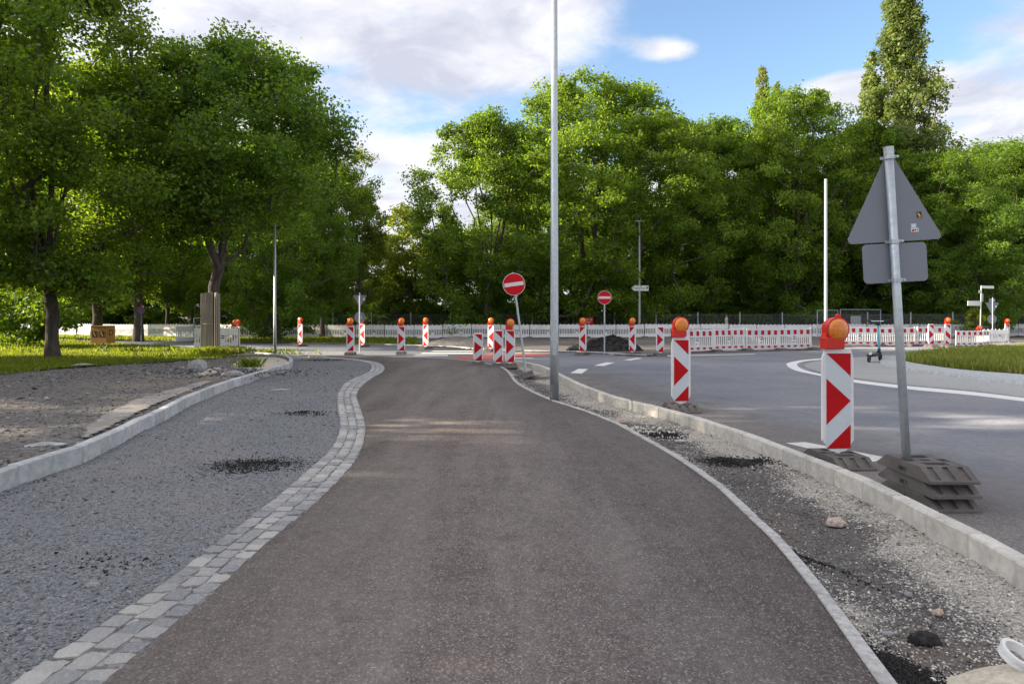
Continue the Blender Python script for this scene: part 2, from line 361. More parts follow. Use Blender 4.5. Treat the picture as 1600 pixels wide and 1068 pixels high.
def plain(name, col, rough=.5, metal=0, spec=.45, dirt=.25, dcol=None, sc=6, bd=0):
    def b(t, o):
        oi = nd(t, 'ShaderNodeObjectInfo'); co0 = coords(t)
        ad = nd(t, 'ShaderNodeVectorMath', operation='ADD'); t.links.new(co0, ad.inputs[0]); t.links.new(oi.outputs['Location'], ad.inputs[1]); co = ad.outputs[0]
        d = dcol or tuple(x*.55 for x in col)
        c = mix(t, ramp(t, noise(t, co, sc, 7, .7, .3), [(.42, 0.0), (.8, min(1., dirt*2))]), col, d)
        rr = ramp(t, noise(t, co, sc*2, 5, .6), [(.3, max(0, rough-.12)), (.7, min(1, rough+.15))])
        principled(t, o, c, rr, metal, spec, bump=noise(t, co, 60, 3, .6) if bd else None, bstr=.3, bdist=bd or .001)
    return mat(name, b)
M['white_plastic'] = plain('white_plastic', (.80, .81, .82), .45, dirt=.32, dcol=(.52, .49, .44), sc=3)
M['barrier_grey'] = plain('barrier_post', (.22, .23, .24), .5)
M['sheeting'] = plain('silver_sheeting', (.62, .68, .72), .35, dirt=.1, sc=3)
M['red_sheeting'] = plain('red_sheeting', (.52, .008, .012), .5, spec=.15, dirt=.2, sc=4)
M['red_plastic'] = plain('red_plastic', (.62, .022, .012), .4, dirt=.15)
M['orange_lens'] = None
def lens(t, o):
    co = coords(t); h = voro(t, co, 75, 'Distance')
    c = mix(t, ramp(t, noise(t, co, 25, 4, .7), [(.35, 0.), (.7, 1.)]), (.72, .16, .006), (.85, .30, .01))
    p = principled(t, o, c, .18, 0, .6, bump=h, bstr=.7, bdist=.006); p.inputs['Coat Weight'].default_value = .5
M['orange_lens'] = mat('orange_lens', lens)
M['rubber'] = plain('recycled_rubber', (.105, .096, .092), .8, spec=.25, dirt=.6, dcol=(.20, .175, .16), sc=5, bd=.003)
M['galv'] = plain('galvanised_steel', (.50, .55, .58), .42, .55, .5, .4, (.34, .38, .41), 14)
M['galv_far'] = plain('galvanised_far', (.42, .45, .47), .5, .3, .4, .2)
M['dark_sleeve'] = plain('dark_sleeve', (.075, .085, .09), .55, 0, .4, .2, (.12, .12, .12))
M['sign_back'] = plain('sign_back_grey', (.20, .22, .25), .5, 0, .35, .12, (.18, .20, .22), 2)
M['sign_white'] = plain('sign_white', (.74, .74, .73), .4)
M['sign_red'] = plain('sign_red', (.60, .010, .020), .5, spec=.15, dirt=.12)
M['black'] = plain('black_paint', (.015, .015, .016), .5)
M['yellow'] = plain('yellow_print', (.70, .42, .03), .5)
M['lightblue'] = plain('light_blue_print', (.42, .66, .82), .5)
M['blue_print'] = plain('blue_print', (.03, .06, .30), .5)
M['teal'] = plain('teal_paint', (.10, .42, .52), .35)
M['dark_red'] = plain('dark_red_rubber', (.20, .05, .035), .6)
M['plank'] = None
def plankb(t, o):
    oi = nd(t, 'ShaderNodeObjectInfo'); co = coords(t, (30, 30, 1.2))
    c = ramp(t, noise(t, co, 1.0, 6, .65, .6), [(.3, (.17, .145, .12)), (.55, (.31, .28, .24)), (.75, (.42, .38, .33))])
    c = mix(t, 1.0, c, ramp(t, oi.outputs['Random'], [(0, .8), (1, 1.15)]), 'MULTIPLY')
    principled(t, o, c, .85, spec=.2, bump=noise(t, co, 1.5, 5, .7), bstr=.5, bdist=.006)
M['plank'] = mat('weathered_plank', plankb)
def osb(t, o):
    co = coords(t, (1, 1, 2.5)); c = ramp(t, voro(t, co, 22), [(0, (.28, .12, .035)), (.5, (.42, .20, .06)), (1, (.55, .29, .10))])
    principled(t, o, c, .7, spec=.3)
M['osb'] = mat('orange_chipboard', osb)
def bark(name, a, b_, sc=1.0):
    def f(t, o):
        co = coords(t, (9*sc, 9*sc, 1.6*sc)); c = ramp(t, noise(t, co, 1.4, 8, .7, .8), [(.3, a), (.7, b_)])
        c = mix(t, ramp(t, noise(t, coords(t), .9, 4, .6), [(.5, 0.), (.75, .5)]), c, (.06, .075, .04))
        principled(t, o, c, .95, spec=.15, bump=noise(t, co, 1.6, 8, .75, .6), bstr=1, bdist=.04)
    return mat(name, f)
M['bark'] = bark('maple_bark', (.045, .038, .036), (.15, .125, .115))
M['bark2'] = bark('poplar_bark', (.10, .085, .07), (.26, .22, .18))
def leafm(name, lo, mid, hi, trans, tf=.42):
    def f(t, o):
        g_ = nd(t, 'ShaderNodeNewGeometry'); c = ramp(t, g_.outputs['Random Per Island'], [(0, lo), (.5, mid), (1, hi)])
        co = coords(t); big = ramp(t, noise(t, co, .35, 3, .5), [(.35, .78), (.65, 1.22)]); c = mix(t, 1., c, big, 'MULTIPLY'); oi = nd(t, 'ShaderNodeObjectInfo'); c = mix(t, 1., c, ramp(t, oi.outputs['Random'], [(0, (.86, .93, .95)), (.5, (1, 1, 1)), (1, (1.12, 1.07, .95))]), 'MULTIPLY')
        d = nd(t, 'ShaderNodeBsdfPrincipled'); t.links.new(c, d.inputs['Base Color']); d.inputs['Roughness'].default_value = .48; d.inputs['Specular IOR Level'].default_value = .28
        tr = nd(t, 'ShaderNodeBsdfTranslucent'); t.links.new(mix(t, 1., mix(t, 1., c, trans, 'MULTIPLY'), (1, 1, 1), 'MULTIPLY'), tr.inputs[0])
        m = nd(t, 'ShaderNodeMixShader'); m.inputs[0].default_value = tf
        t.links.new(d.outputs[0], m.inputs[1]); t.links.new(tr.outputs[0], m.inputs[2]); t.links.new(m.outputs[0], o.inputs[0])
    return mat(name, f)
M['leaf'] = leafm('maple_leaf', (.056, .106, .018), (.090, .168, .024), (.14, .228, .036), (3.3, 2.75, .8), .48)
M['leaf_light'] = leafm('lime_leaf', (.08, .12, .014), (.12, .17, .022), (.16, .21, .03), (2.7, 2.3, .8), .5)
M['leaf_poplar'] = leafm('poplar_leaf', (.10, .14, .035), (.16, .205, .055), (.22, .26, .09), (2.2, 2.0, 1.0), .4)
M['grass'] = leafm('grass_blade', (.07, .115, .010), (.11, .165, .014), (.17, .21, .025), (3.0, 2.5, .8), .45)
M['drygrass'] = leafm('seeding_grass', (.10, .15, .015), (.16, .21, .03), (.32, .30, .11), (2.0, 1.9, 1.0), .3)

# ------------------------------------------------------------------ the ground and everything laid on it
struct(sheet('ground', [(-900, -60), (900, -60), (900, 1500), (-900, 1500)], -.14, M['far_earth']))
wl = [(-260, 60), (-70, 58), (-38, 53.0), (-20, 51.5), (60, 51.5), (260, 58), (260, 330), (-260, 330)]
struct(sheet('woodland_floor', wl, .03, M['wood_floor'], depth=.25))

# key lines, read as curves on the ground
ZP = .03
cob_l = smooth_curve([G2(*p, ZP) for p in [(-199, 1200), (12, 1067), (82, 1021), (150, 980), (235, 921), (312, 867), (375, 818), (439, 769), (487, 727), (519, 697), (531, 664), (527, 630), (528, 614), (540, 597), (560, 587.5), (575, 581), (580, 573), (575, 567), (550, 562), (520, 559.5), (480, 557.5)]], .08)
cob_r = smooth_curve([G2(*p, ZP) for p in [(0, 1200), (160, 1068), (244, 997), (281, 967), (339, 922), (388, 874), (422, 842), (465, 810), (499, 780), (540, 739), (562, 709), (571, 680), (571, 660), (562, 632), (558, 614), (570, 599), (585, 588), (599, 580), (600, 572), (587, 565), (550, 560), (520, 558), (480, 556)]], .08)
strip_l = smooth_curve([G2(*p, ZP) for p in [(1465, 1200), (1372, 1067), (1325, 1000), (1292, 952), (1250, 897), (1200, 837), (1153, 793), (1122, 762), (1077, 730), (1042, 707), (1001, 684), (963, 663), (925, 647), (900, 638), (865, 627), (840, 617), (818, 606), (804, 597), (797, 587.5), (789, 578), (777, 572), (755, 567), (725, 562.5), (690, 560)]], .1)
kerb_r = smooth_curve([G2(*p, -.03) for p in [(1980, 1150), (1700, 985), (1575, 909), (1495, 860), (1428, 824), (1372, 792), (1322, 766), (1254, 737), (1178, 704), (1111, 679), (1052, 659), (1001, 645), (963, 635), (925, 621), (900, 610), (873, 595), (847, 581), (819, 573), (795, 569.5)]], .1)
kerb_l = smooth_curve([G2(*p, 0) for p in [(-700, 1060), (-300, 892), (0, 770), (58, 746), (116, 729), (162, 707), (197, 690), (221, 675), (245, 665), (287, 640), (325, 622), (362, 607), (392, 597), (437, 582), (455, 575), (457, 568), (448, 562.5), (425, 559), (385, 556)]], .1)

path_poly = list(map(tuple, cob_r[::3])) + [G2(480, 555, ZP), G2(600, 557, ZP), G2(655, 558.5, ZP)] + list(map(tuple, strip_l[::-3]))
struct(sheet('cycle_path', path_poly, ZP, M['path'], depth=.1))
far_edge = [(-600, 519), (-200, 521), (60, 526), (200, 531), (300, 534), (380, 535.5), (500, 537), (600, 539), (673, 541.5), (720, 544), (753, 547), (810, 549), (860, 550), (914, 551), (974, 555.6), (1015, 556.5), (1060, 552), (1180, 549), (1270, 546), (1310, 542), (1480, 539.5), (1600, 534), (1900, 531), (2600, 528)]
fe = smooth_curve([G2(*p) for p in far_edge], .4)
kr_mid = offset(kerb_r, -.06)
road_poly = list(map(tuple, fe)) + [(60, 30), (60, -6), (7, -6)] + list(map(tuple, kr_mid[::3])) + [G2(720, 565), G2(600, 562), G2(470, 557), G2(372, 556), G2(310, 549), G2(200, 541), G2(60, 534), G2(-200, 530), G2(-600, 527)]
struct(sheet('road', road_poly, 0, M['road'], depth=.12))

# gravel bed between the left kerb and the cobbles
gz = lambda x, y: .004 + .016*fbm(x, y, .9, 3, 11) + .010*fbm(x, y, 6, 3, 12)
gravel_poly = list(map(tuple, offset(kerb_l, .05)[::3])) + [G2(400, 555.2), G2(480, 556)] + list(map(tuple, offset(cob_l, -.04)[::-3])) + [(-2.9, 1.6), (-7, 1.6)]
struct(terrain('gravel_bed', gravel_poly, .07, gz, M['gravel'], (-14, 2, 1.6, 34)))
x, y = scatter(gravel_poly, 36000, 3.2, 1.5, (-12, 0, 1.6, 22))
r = rng.uniform(.0028, .0075, len(x))*(1+.05*np.hypot(x, y)); k = rng.random(len(x)) < .03*(1+2*(fbm(x, y, .8, 2, 77) > .1)); r[k] *= 2.1
stuff(tag(stones('gravel_chips', x, y, gz(x, y)+r*.15, r, M['chips_grey'], .5), 'loose grey stone chips strewn over the gravel bed', 'gravel'))

# right verge between path edging and kerb
def vz(x, y):
    z = -.05 + .030*fbm(x, y, 1.3, 4, 21) + .022*fbm(x, y, 7, 4, 23)
    return z
verge_poly = list(map(tuple, offset(strip_l, -.05)[::2])) + list(map(tuple, offset(kerb_r, -.05)[::-2])) + [(4.5, 1.7), (2.0, 1.7)]
kr_t = kerb_r[::3]
def dist_to(cv, x, y):
    d = np.full(np.shape(x), 1e9)
    for a in cv: d = np.minimum(d, np.hypot(x-a[0], y-a[1]))
    return d
def vz2(x, y):       # a bank of pale chippings is heaped against the kerb and against the edging
    dk = dist_to(kr_t, x, y); ds = dist_to(strip_l[::3], x, y)
    return vz(x, y) + .022*np.exp(-(dk/.34)**2)*(1+.5*fbm(x, y, 2.2, 3, 5)) + .045*np.exp(-(ds/.20)**2)
def pale(x, y):
    dk = dist_to(kr_t, x, y); ds = dist_to(strip_l[::3], x, y)
    return np.clip(.0+1.*np.exp(-((dk-.15)/.38)**2)+.75*np.exp(-(ds/.26)**2)+.8*fbm(x, y, 1.1, 3, 31), .05, 1)
vg = struct(terrain('right_verge', verge_poly, .04, vz2, M['verge'], (-1, 5, 1.7, 26)))
vc = np.array([v_.co[:2] for v_ in vg.data.vertices]); pa = vg.data.attributes.new('cover', 'FLOAT', 'POINT'); pa.data.foreach_set('value', pale(vc[:, 0], vc[:, 1]).astype(np.float32))
x, y = scatter(verge_poly, 34000, 3.2, 1.3, (-.5, 5, 1.7, 18), pale)
r = rng.uniform(.0025, .0085, len(x))*(1+.05*np.hypot(x, y)); k = rng.random(len(x)) < .03; r[k] *= 1.8
stuff(tag(stones('pale_chippings', x, y, vz2(x, y)+r*.2, r, M['chips_white'], .6), 'pale crushed stone chippings banked along the right kerb and path edging', 'gravel'))
x, y = scatter(verge_poly, 6000, 3.2, 1.3, (-.5, 5, 1.7, 18), lambda x, y: np.clip(1.05-pale(x, y), .1, 1))
r = rng.uniform(.004, .012, len(x))*(1+.04*np.hypot(x, y))
stuff(tag(stones('dark_chippings', x, y, vz2(x, y)+r*.2, r, M['chips_mid'], .6), 'dark grey stone chippings mixed into the right verge', 'gravel'))

# left bank: dug earth between kerb and lawn
lawn_edge = smooth_curve([G2(*p, .17) for p in [(-900, 640), (-300, 606), (0, 584), (100, 575), (225, 567), (300, 562), (345, 559), (368, 556)]], .2)
def lz(x, y):
    dk = dist_to(kerb_l[::4], x, y)
    return .165 - .06*np.exp(-(dk/.25)**2) + .035*fbm(x, y, .7, 4, 41) + .018*fbm(x, y, 5, 3, 42) - .035*np.exp(-((dk-1.6)/.8)**2)
bank_poly = list(map(tuple, offset(kerb_l, .10)[::3])) + [G2(372, 555.5, .1)] + list(map(tuple, offset(lawn_edge, 0)[::-2])) + [(-30, 10), (-30, 3)]
struct(terrain('left_bank', bank_poly, .12, lz, M['earth'], (-30, -3, 2.2, 34)))
x, y = scatter(bank_poly, 9000, 7, 1.3, (-18, -3, 3, 30))
r = rng.uniform(.008, .022, len(x))*(1+.03*np.hypot(x, y)); k = rng.random(len(x)) < .03; r[k] *= 2.0
stuff(tag(stones('bank_stones', x, y, lz(x, y)+r*.2, r, M['chips_grey'], .6), 'loose stones and clods over the dug earth left of the kerb', 'gravel'))

# lawn on the left with its grass
lawn_back = [(-600, 530), (0, 529), (90, 531), (140, 534), (230, 539), (300, 544), (345, 549)]
lb = smooth_curve([G2(*p, .17) for p in lawn_back], .4)
lawn_poly = list(map(tuple, lawn_edge[::2])) + list(map(tuple, lb[::-1]))
lwz = lambda x, y: .17 + .05*fbm(x, y, .25, 3, 51)
struct(terrain('lawn', lawn_poly, .35, lwz, M['turf'], (-75, 0, 8, 60)))
def blades(name, x, y, zf, h, w, m, lean=.5, label=None):
    n = len(x); a = rng.uniform(0, 2*PI, n); b = rng.uniform(0, 2*PI, n); h = h*rng.uniform(.5, 1.25, n)
    z = zf(x, y) - .01; dx, dy = np.cos(a)*w/2, np.sin(a)*w/2; lx, ly = np.cos(b)*h*lean*rng.random(n), np.sin(b)*h*lean*rng.random(n)
    v = np.stack([np.stack([x-dx, y-dy, z], -1), np.stack([x+dx, y+dy, z], -1), np.stack([x+dx*.7+lx*.4, y+dy*.7+ly*.4, z+h*.6], -1), np.stack([x+lx, y+ly, z+h], -1)], 1)
    v = v.reshape(-1, 3); i = np.arange(n)*4; f = np.concatenate([np.stack([i, i+1, i+2], -1), np.stack([i, i+2, i+3], -1)])
    o = mesh_np(name, v, f, m); tag(o, label, 'grass'); return stuff(o)
x, y = scatter(lawn_poly, 90000, 22, 1.2, (-45, 0, 12, 50))
blades('lawn_grass', x, y, lwz, .075, .03, M['grass'], .7, 'short sunlit lawn grass under the trees on the left')
x, y = scatter(lawn_poly, 2500, 22, 1.2, (-40, -8, 24, 50), lambda x, y: (fbm(x, y, .5, 2, 9) > .15)*1.)
blades('lawn_tall_grass', x, y, lwz, .20, .05, M['grass'], .7, 'taller tufts of grass and weeds in the lawn on the left')

# strip of dug earth and grass beyond the road
fz = lambda x, y: .02 + .05*fbm(x, y, .4, 4, 61)
fs_poly = list(map(tuple, fe)) + [(75, 50), (60, 52), (-20, 52), (-38, 54), (-75, 60)]
struct(terrain('far_verge', fs_poly, .4, fz, M['far_earth'], (-75, 75, 20, 62)))
gs = [G2(*p) for p in [(60, 526.2), (200, 531), (380, 535), (500, 536), (600, 537.5), (655, 538), (650, 528), (380, 527), (100, 523)]]
x, y = scatter(gs, 16000, 40, 1, (-45, -4, 30, 60)); blades('verge_grass', x, y, fz, .20, .06, M['grass'], .6, 'strip of grass at the foot of the white barriers beyond the road')

# kerbs, edging and cobbles, stone by stone
def chamfer_box(name, lx, ly, lz_, ch, m, jig=0.0, sub=0):
    bm = BM(); box(bm, -lx/2, lx/2, -ly/2, ly/2, -lz_, 0)
    if ch: bmesh.ops.bevel(bm, geom=[e for e in bm.edges if all(v.co.z > -.001 for v in e.verts) or abs(e.verts[0].co.z-e.verts[1].co.z) > .1], offset=ch, segments=1, affect='EDGES')
    if jig:
        for v in bm.verts: v.co += Vector((rng.uniform(-jig, jig), rng.uniform(-jig, jig), rng.uniform(-jig, jig)*.5))
    bmesh.ops.recalc_face_normals(bm, faces=bm.faces); me = bpy.data.meshes.new(name); bm.to_mesh(me); bm.free(); me.materials.append(m); return me
def lay(parent, cv, step, meshes, off, z, name, limit=300, jig=0.0, tilt=0.0, rj=0.0):
    c = resample(offset(cv, off), step); out = []
    for i in range(len(c)-1):
        a, b = c[i], c[i+1]; m_ = (a+b)/2; ang = math.atan2(b[1]-a[1], b[0]-a[0])
        out.append((m_[0]+random.uniform(-jig, jig), m_[1]+random.uniform(-jig, jig), z+random.uniform(-tilt, tilt), ang+random.uniform(-rj, rj)))
    return out
def place(parent, name, spots, meshes, limit, stuffname=None, stuffmat=None):
    spots = sorted(spots, key=lambda q: math.hypot(q[0], q[1]) if q[1] > 1.9 else 99+math.hypot(q[0], q[1]))
    for q in spots[:limit]:
        o = bpy.data.objects.new(name, random.choice(meshes)); o.location = q[:3]
        o.rotation_euler = (random.uniform(-.012, .012), random.uniform(-.012, .012), q[3] + (PI if random.random() < .5 else 0)); link(o, parent)
    if len(spots) > limit:
        vs_, fs_ = [], []; n = 0
        for q in spots[limit:]:
            me = random.choice(meshes); c, s = math.cos(q[3]), math.sin(q[3])
            for v in me.vertices: vs_.append((v.co.x*c-v.co.y*s+q[0], v.co.x*s+v.co.y*c+q[1], v.co.z+q[2]))
            for p in me.polygons: fs_.append([i+n for i in p.vertices])
            n += len(me.vertices)
        me = bpy.data.meshes.new(stuffname); me.from_pydata(vs_, [], fs_); me.materials.append(stuffmat); o = bpy.data.objects.new(stuffname, me); link(o, parent); stuff(o)
kl = struct(bpy.data.objects.new('left_kerb', None)); link(kl)
ks = [chamfer_box('kerb_stone', .487, .12, .34, .012, M['kerb'], .0015) for _ in range(3)]
place(kl, 'kerb_stone', lay(kl, kerb_l, .5, ks, .06, .19, 'kerb_stone', tilt=.003, rj=.004), ks, 300)
kr = struct(bpy.data.objects.new('right_kerb', None)); link(kr)
ks2 = [chamfer_box('kerb_stone', .489, .12, .34, .012, M['kerb_warm'], .0015) for _ in range(3)]
place(kr, 'kerb_stone', lay(kr, kerb_r, .5, ks2, -.06, .13, 'kerb_stone', tilt=.003, rj=.004), ks2, 300)
# flat short kerb across the end of the left kerb
ke = struct(bpy.data.objects.new('end_kerb', None)); link(ke)
ec = smooth_curve([G2(*p, .1) for p in [(371, 557), (400, 556.5), (430, 556.3), (470, 556)]], .2)
place(ke, 'kerb_stone', lay(ke, ec, .8, ks, .0, .10, 'kerb_stone'), [chamfer_box('kerb_stone', .79, .14, .2, .01, M['kerb'])], 50)
stp = struct(bpy.data.objects.new('path_edging', None)); link(stp)
es = [chamfer_box('edging_stone', .497, .075, .2, .006, M['edging'], .0015) for _ in range(4)]
place(stp, 'edging_stone', lay(stp, strip_l, .5, es, -.040, .042, 'edging_stone', tilt=.002, rj=.004), es, 300)
# pale far kerb on the other side of the road
fk = struct(bpy.data.objects.new('far_kerb', None)); link(fk)
fkc = smooth_curve([G2(*p) for p in [(600, 538.6), (673, 541), (720, 543.5), (753, 546.5), (810, 548.5), (860, 549.5), (914, 550.6), (974, 555), (1010, 556)]], .2)
fks = [chamfer_box('kerb_stone', .99, .14, .2, .01, M['kerb'])]
place(fk, 'kerb_stone', lay(fk, fkc, 1.0, fks, .06, .06, 'kerb_stone'), fks, 100)
# cobbles: three rows following the band
cs_ = struct(sheet('cobble_band', list(map(tuple, cob_l[::3])) + list(map(tuple, cob_r[::-3])), .022, M['mortar'], depth=.08))
def cobble_mesh(lx, ly):
    bm = BM(); bmesh.ops.create_grid(bm, x_segments=3, y_segments=3, size=.5)
    ex = [e for e in bm.edges if e.is_boundary]
    for v in bm.verts:
        px_, py_ = v.co.x, v.co.y; e = max(abs(px_), abs(py_)); cr = min(abs(px_), abs(py_))
        v.co = Vector((px_*lx*(1-.07*(e > .45)*(cr > .45)), py_*ly*(1-.07*(e > .45)*(cr > .45)), -.011*(e > .45) + .004)) + Vector((rng.uniform(-.045, .045), rng.uniform(-.045, .045), rng.uniform(-.004, .004)))
    r_ = bmesh.ops.extrude_edge_only(bm, edges=ex)
    for v in [g_ for g_ in r_['geom'] if isinstance(g_, bmesh.types.BMVert)]: v.co.z -= .05; v.co.x *= 1.03; v.co.y *= 1.03
    bmesh.ops.recalc_face_normals(bm, faces=bm.faces); me = bpy.data.meshes.new('cobblestone'); bm.to_mesh(me); bm.free(); me.materials.append(M['cobble'])
    for p in me.polygons: p.use_smooth = False
    return me
n_ = 500; A = resample(cob_l, n=n_); B = resample(cob_r, n=n_)
A4 = resample(cob_l, n=900); B4 = resample(cob_r, n=900); mid = []
for a in A4: b = B4[np.argmin(((B4-a)**2).sum(1))]; mid.append((a+b)/2)
mid = np.array(mid); kk = np.ones(31)/31; mid = np.c_[[np.convolve(np.pad(mid[:, q], 15, 'edge'), kk, 'valid') for q in (0, 1)]].T; mid = resample(mid[12:-12], n=n_)
tt = np.gradient(mid, axis=0); tt /= np.linalg.norm(tt, axis=1)[:, None]; nn = np.c_[-tt[:, 1], tt[:, 0]]
wid = np.array([2*min(np.sqrt(((A4-m_)**2).sum(1)).min(), np.sqrt(((B4-m_)**2).sum(1)).min()) for m_ in mid]); kern = np.ones(25)/25; wid = np.convolve(np.pad(np.clip(wid, .3, .6), 12, 'edge'), kern, 'valid')
print('cobble width', wid.min(), wid.mean(), wid.max())
dd = np.r_[0, np.cumsum(np.linalg.norm(np.diff(mid, axis=0), axis=1))]
spots = []; cob_meshes = [cobble_mesh(1.0, 1.0) for _ in range(10)]
cobs = []
for row in range(3):
    t_ = random.uniform(0, .1)
    while t_ < dd[-1]-.1:
        ln = random.uniform(.11, .17); i = int(np.searchsorted(dd, t_+ln/2)); i = min(i, n_-1)
        w_ = wid[i]/3; o_ = (1-row)*w_
        cobs.append((mid[i][0]+nn[i][0]*o_, mid[i][1]+nn[i][1]*o_, .036+random.uniform(-.004, .004), math.atan2(tt[i][1], tt[i][0])+random.uniform(-.05, .05), ln-.014, w_*random.uniform(.84, .95)))
        t_ += ln
cobs.sort(key=lambda q: math.hypot(q[0], q[1]) if q[1] > 2.6 else 99)
fv, ff, nv = [], [], 0
for k, q in enumerate(cobs):
    me = random.choice(cob_meshes)
    if k < 300:
        o = bpy.data.objects.new('cobblestone', me); o.location = q[:3]; o.rotation_euler = (random.uniform(-.02, .02), random.uniform(-.02, .02), q[3]); o.scale = (q[4], q[5], 1); link(o, cs_)
    else:
        c, s = math.cos(q[3]), math.sin(q[3])
        for v in me.vertices: fv.append((v.co.x*q[4]*c-v.co.y*q[5]*s+q[0], v.co.x*q[4]*s+v.co.y*q[5]*c+q[1], v.co.z+q[2]))
        for p in me.polygons: ff.append([i+nv for i in p.vertices])
        nv += len(me.vertices)
me = bpy.data.meshes.new('far_cobblestones'); me.from_pydata(fv, [], ff); me.materials.append(M['cobble2']); stuff(link(bpy.data.objects.new('far_cobblestones', me), cs_))

# road markings
nrr = len(kerb_r); offs = [.10, .5, .9, 1.3, 1.8, 2.5]; fade = [1, .95, .8, .5, .2, 0]
cvs = [offset(kerb_r, -q) for q in offs]; vv = np.concatenate([np.c_[c_, np.full(nrr, .003)] for c_ in cvs])
ffs = [(k*nrr+i, k*nrr+i+1, (k+1)*nrr+i+1, (k+1)*nrr+i) for k in range(5) for i in range(nrr-1) if cvs[0][i][1] < 19]
def dustm(t, o):
    at = nd(t, 'ShaderNodeAttribute', attribute_name='cover'); co = coords(t)
    nz = noise(t, co, 1.1, 7, .7, .5); nz2 = noise(t, co, 30, 4, .8)
    m1 = nd(t, 'ShaderNodeMath', operation='MULTIPLY_ADD'); t.links.new(nz, m1.inputs[0]); m1.inputs[1].default_value = 1.6; m1.inputs[2].default_value = -.8
    m2 = nd(t, 'ShaderNodeMath', operation='ADD'); t.links.new(m1.outputs[0], m2.inputs[0]); t.links.new(at.outputs['Fac'], m2.inputs[1])
    m3 = nd(t, 'ShaderNodeMath', operation='MULTIPLY', use_clamp=True); t.links.new(m2.outputs[0], m3.inputs[0]); m3.inputs[1].default_value = .9
    m4 = nd(t, 'ShaderNodeMath', operation='MULTIPLY', use_clamp=True); t.links.new(m3.outputs[0], m4.inputs[0]); t.links.new(ramp(t, nz2, [(.3, .55), (.6, 1.0)]), m4.inputs[1])
    p = nd(t, 'ShaderNodeBsdfPrincipled'); t.links.new(ramp(t, voro(t, co, 110), [(0, (.12, .108, .10)), (.6, (.21, .19, .18)), (1, (.36, .33, .31))]), p.inputs['Base Color']); p.inputs['Roughness'].default_value = .95
    tr = nd(t, 'ShaderNodeBsdfTransparent'); mx = nd(t, 'ShaderNodeMixShader'); t.links.new(m4.outputs[0], mx.inputs[0]); t.links.new(tr.outputs[0], mx.inputs[1]); t.links.new(p.outputs[0], mx.inputs[2]); t.links.new(mx.outputs[0], o.inputs[0])
dm = mesh_np('road_dust', vv, ffs, mat('road_dust', dustm)); struct(dm)
dat = dm.data.attributes.new('cover', 'FLOAT', 'POINT'); dat.data.foreach_set('value', np.repeat(np.array(fade, np.float32), nrr))
def marking(pts, z=.004, m='white_line', name='road_marking', zz=0): return struct(sheet(name, [G2(*p, zz) for p in pts], z, M[m]))
for q in ([(891, 582.6), (904, 576), (919, 576.4), (909, 583.4)], [(928, 571), (947, 566), (960, 566.4), (944, 571.6)], [(974, 562.2), (996, 559), (1004, 559.4), (985, 563)], [(1227, 692), (1258, 690.6), (1392, 716), (1360, 722), (1300, 709)]): marking(q, m='worn_white' if q[0][0] > 1200 else 'white_line')
ol = [(1290, 559.6), (1257, 562), (1234, 566), (1229, 570), (1243, 578.6), (1282, 587), (1333, 597), (1420, 608), (1515, 617), (1600, 627), (1800, 652)]
il = [(1290, 561.4), (1262.5, 563.7), (1248, 567), (1245.6, 570.4), (1254, 576.6), (1280, 583.6), (1333, 592.8), (1420, 603), (1515, 611.5), (1600, 621.5), (1800, 645)]
oc = resample(smooth_curve([G2(*p) for p in ol], .15), n=120); ic = resample(smooth_curve([G2(*p) for p in il], .15), n=120)
v = np.r_[np.c_[oc, np.full(120, .004)], np.c_[ic, np.full(120, .004)]]; f = [(i, i+1, i+121, i+120) for i in range(119)]
struct(mesh_np('road_marking', v, f, M['white_line']))
for y_, x0, x1, h_ in ((548.6, 672, 762, 1.3), (552.0, 655, 742, 1.9), (555.4, 645, 700, 1.6)): marking([(x0, y_+h_/2), (x1, y_+h_/2), (x1, y_-h_/2), (x0+6, y_-h_/2)], .008)
for y_, x0, x1, h_ in ((551.2, 800, 860, .8), (559.5, 800, 833, 1.0)): marking([(x0, y_+h_/2), (x1, y_+h_/2), (x1, y_-h_/2), (x0, y_-h_/2)], .008)
marking([(1040, 556.5), (1180, 553.4), (1180, 552.6), (1035, 555.6)], .004, 'worn_white')
marking([(690, 560.4), (740, 554.5), (770, 551.5), (880, 552.2), (868, 554), (800, 560.5), (770, 562)], .004, 'red_lane', 'red_lane_patch')

# traffic island on the right
ap = smooth_curve([G2(*p, .03) for p in [(2300, 700), (1800, 642), (1600, 618), (1515, 607.5), (1420, 599.5), (1347, 590), (1282, 579), (1260, 572.5), (1258, 568.5), (1270, 565), (1300, 561), (1350, 557), (1400, 554), (1440, 551), (1490, 546), (1600, 541.5), (2000, 540)]], .2)
struct(sheet('island_apron', list(map(tuple, ap)) + [(40, 27)], .03, M['apron'], depth=.05))
rg = smooth_curve([G2(*p, .12) for p in [(2300, 665), (1800, 614), (1600, 596), (1544, 590), (1459, 579.5), (1395, 571), (1376, 565.5), (1380, 560), (1400, 556), (1440, 552), (1490, 547), (1600, 542), (2000, 540)]], .2)
struct(sheet('island_kerb', list(map(tuple, rg)) + [(39, 26.5)], .12, M['kerb'], depth=.12))
ig = smooth_curve([G2(*p, .13) for p in [(2300, 650), (1800, 600), (1600, 584), (1515, 577.5), (1459, 571), (1420, 564.5), (1414, 560.5), (1431, 555), (1487, 548), (1600, 543), (2000, 541)]], .2)
ip = list(map(tuple, ig)) + [(38, 26)]
struct(sheet('island_soil', ip, .13, M['turf']))
x, y = scatter(ip, 60000, 18, 1.2, (8, 36, 8, 36)); blades('island_grass', x, y, lambda x, y: .13+0*x, .24, .03, M['drygrass'], .6, 'long green grass growing on the roundabout island at right')

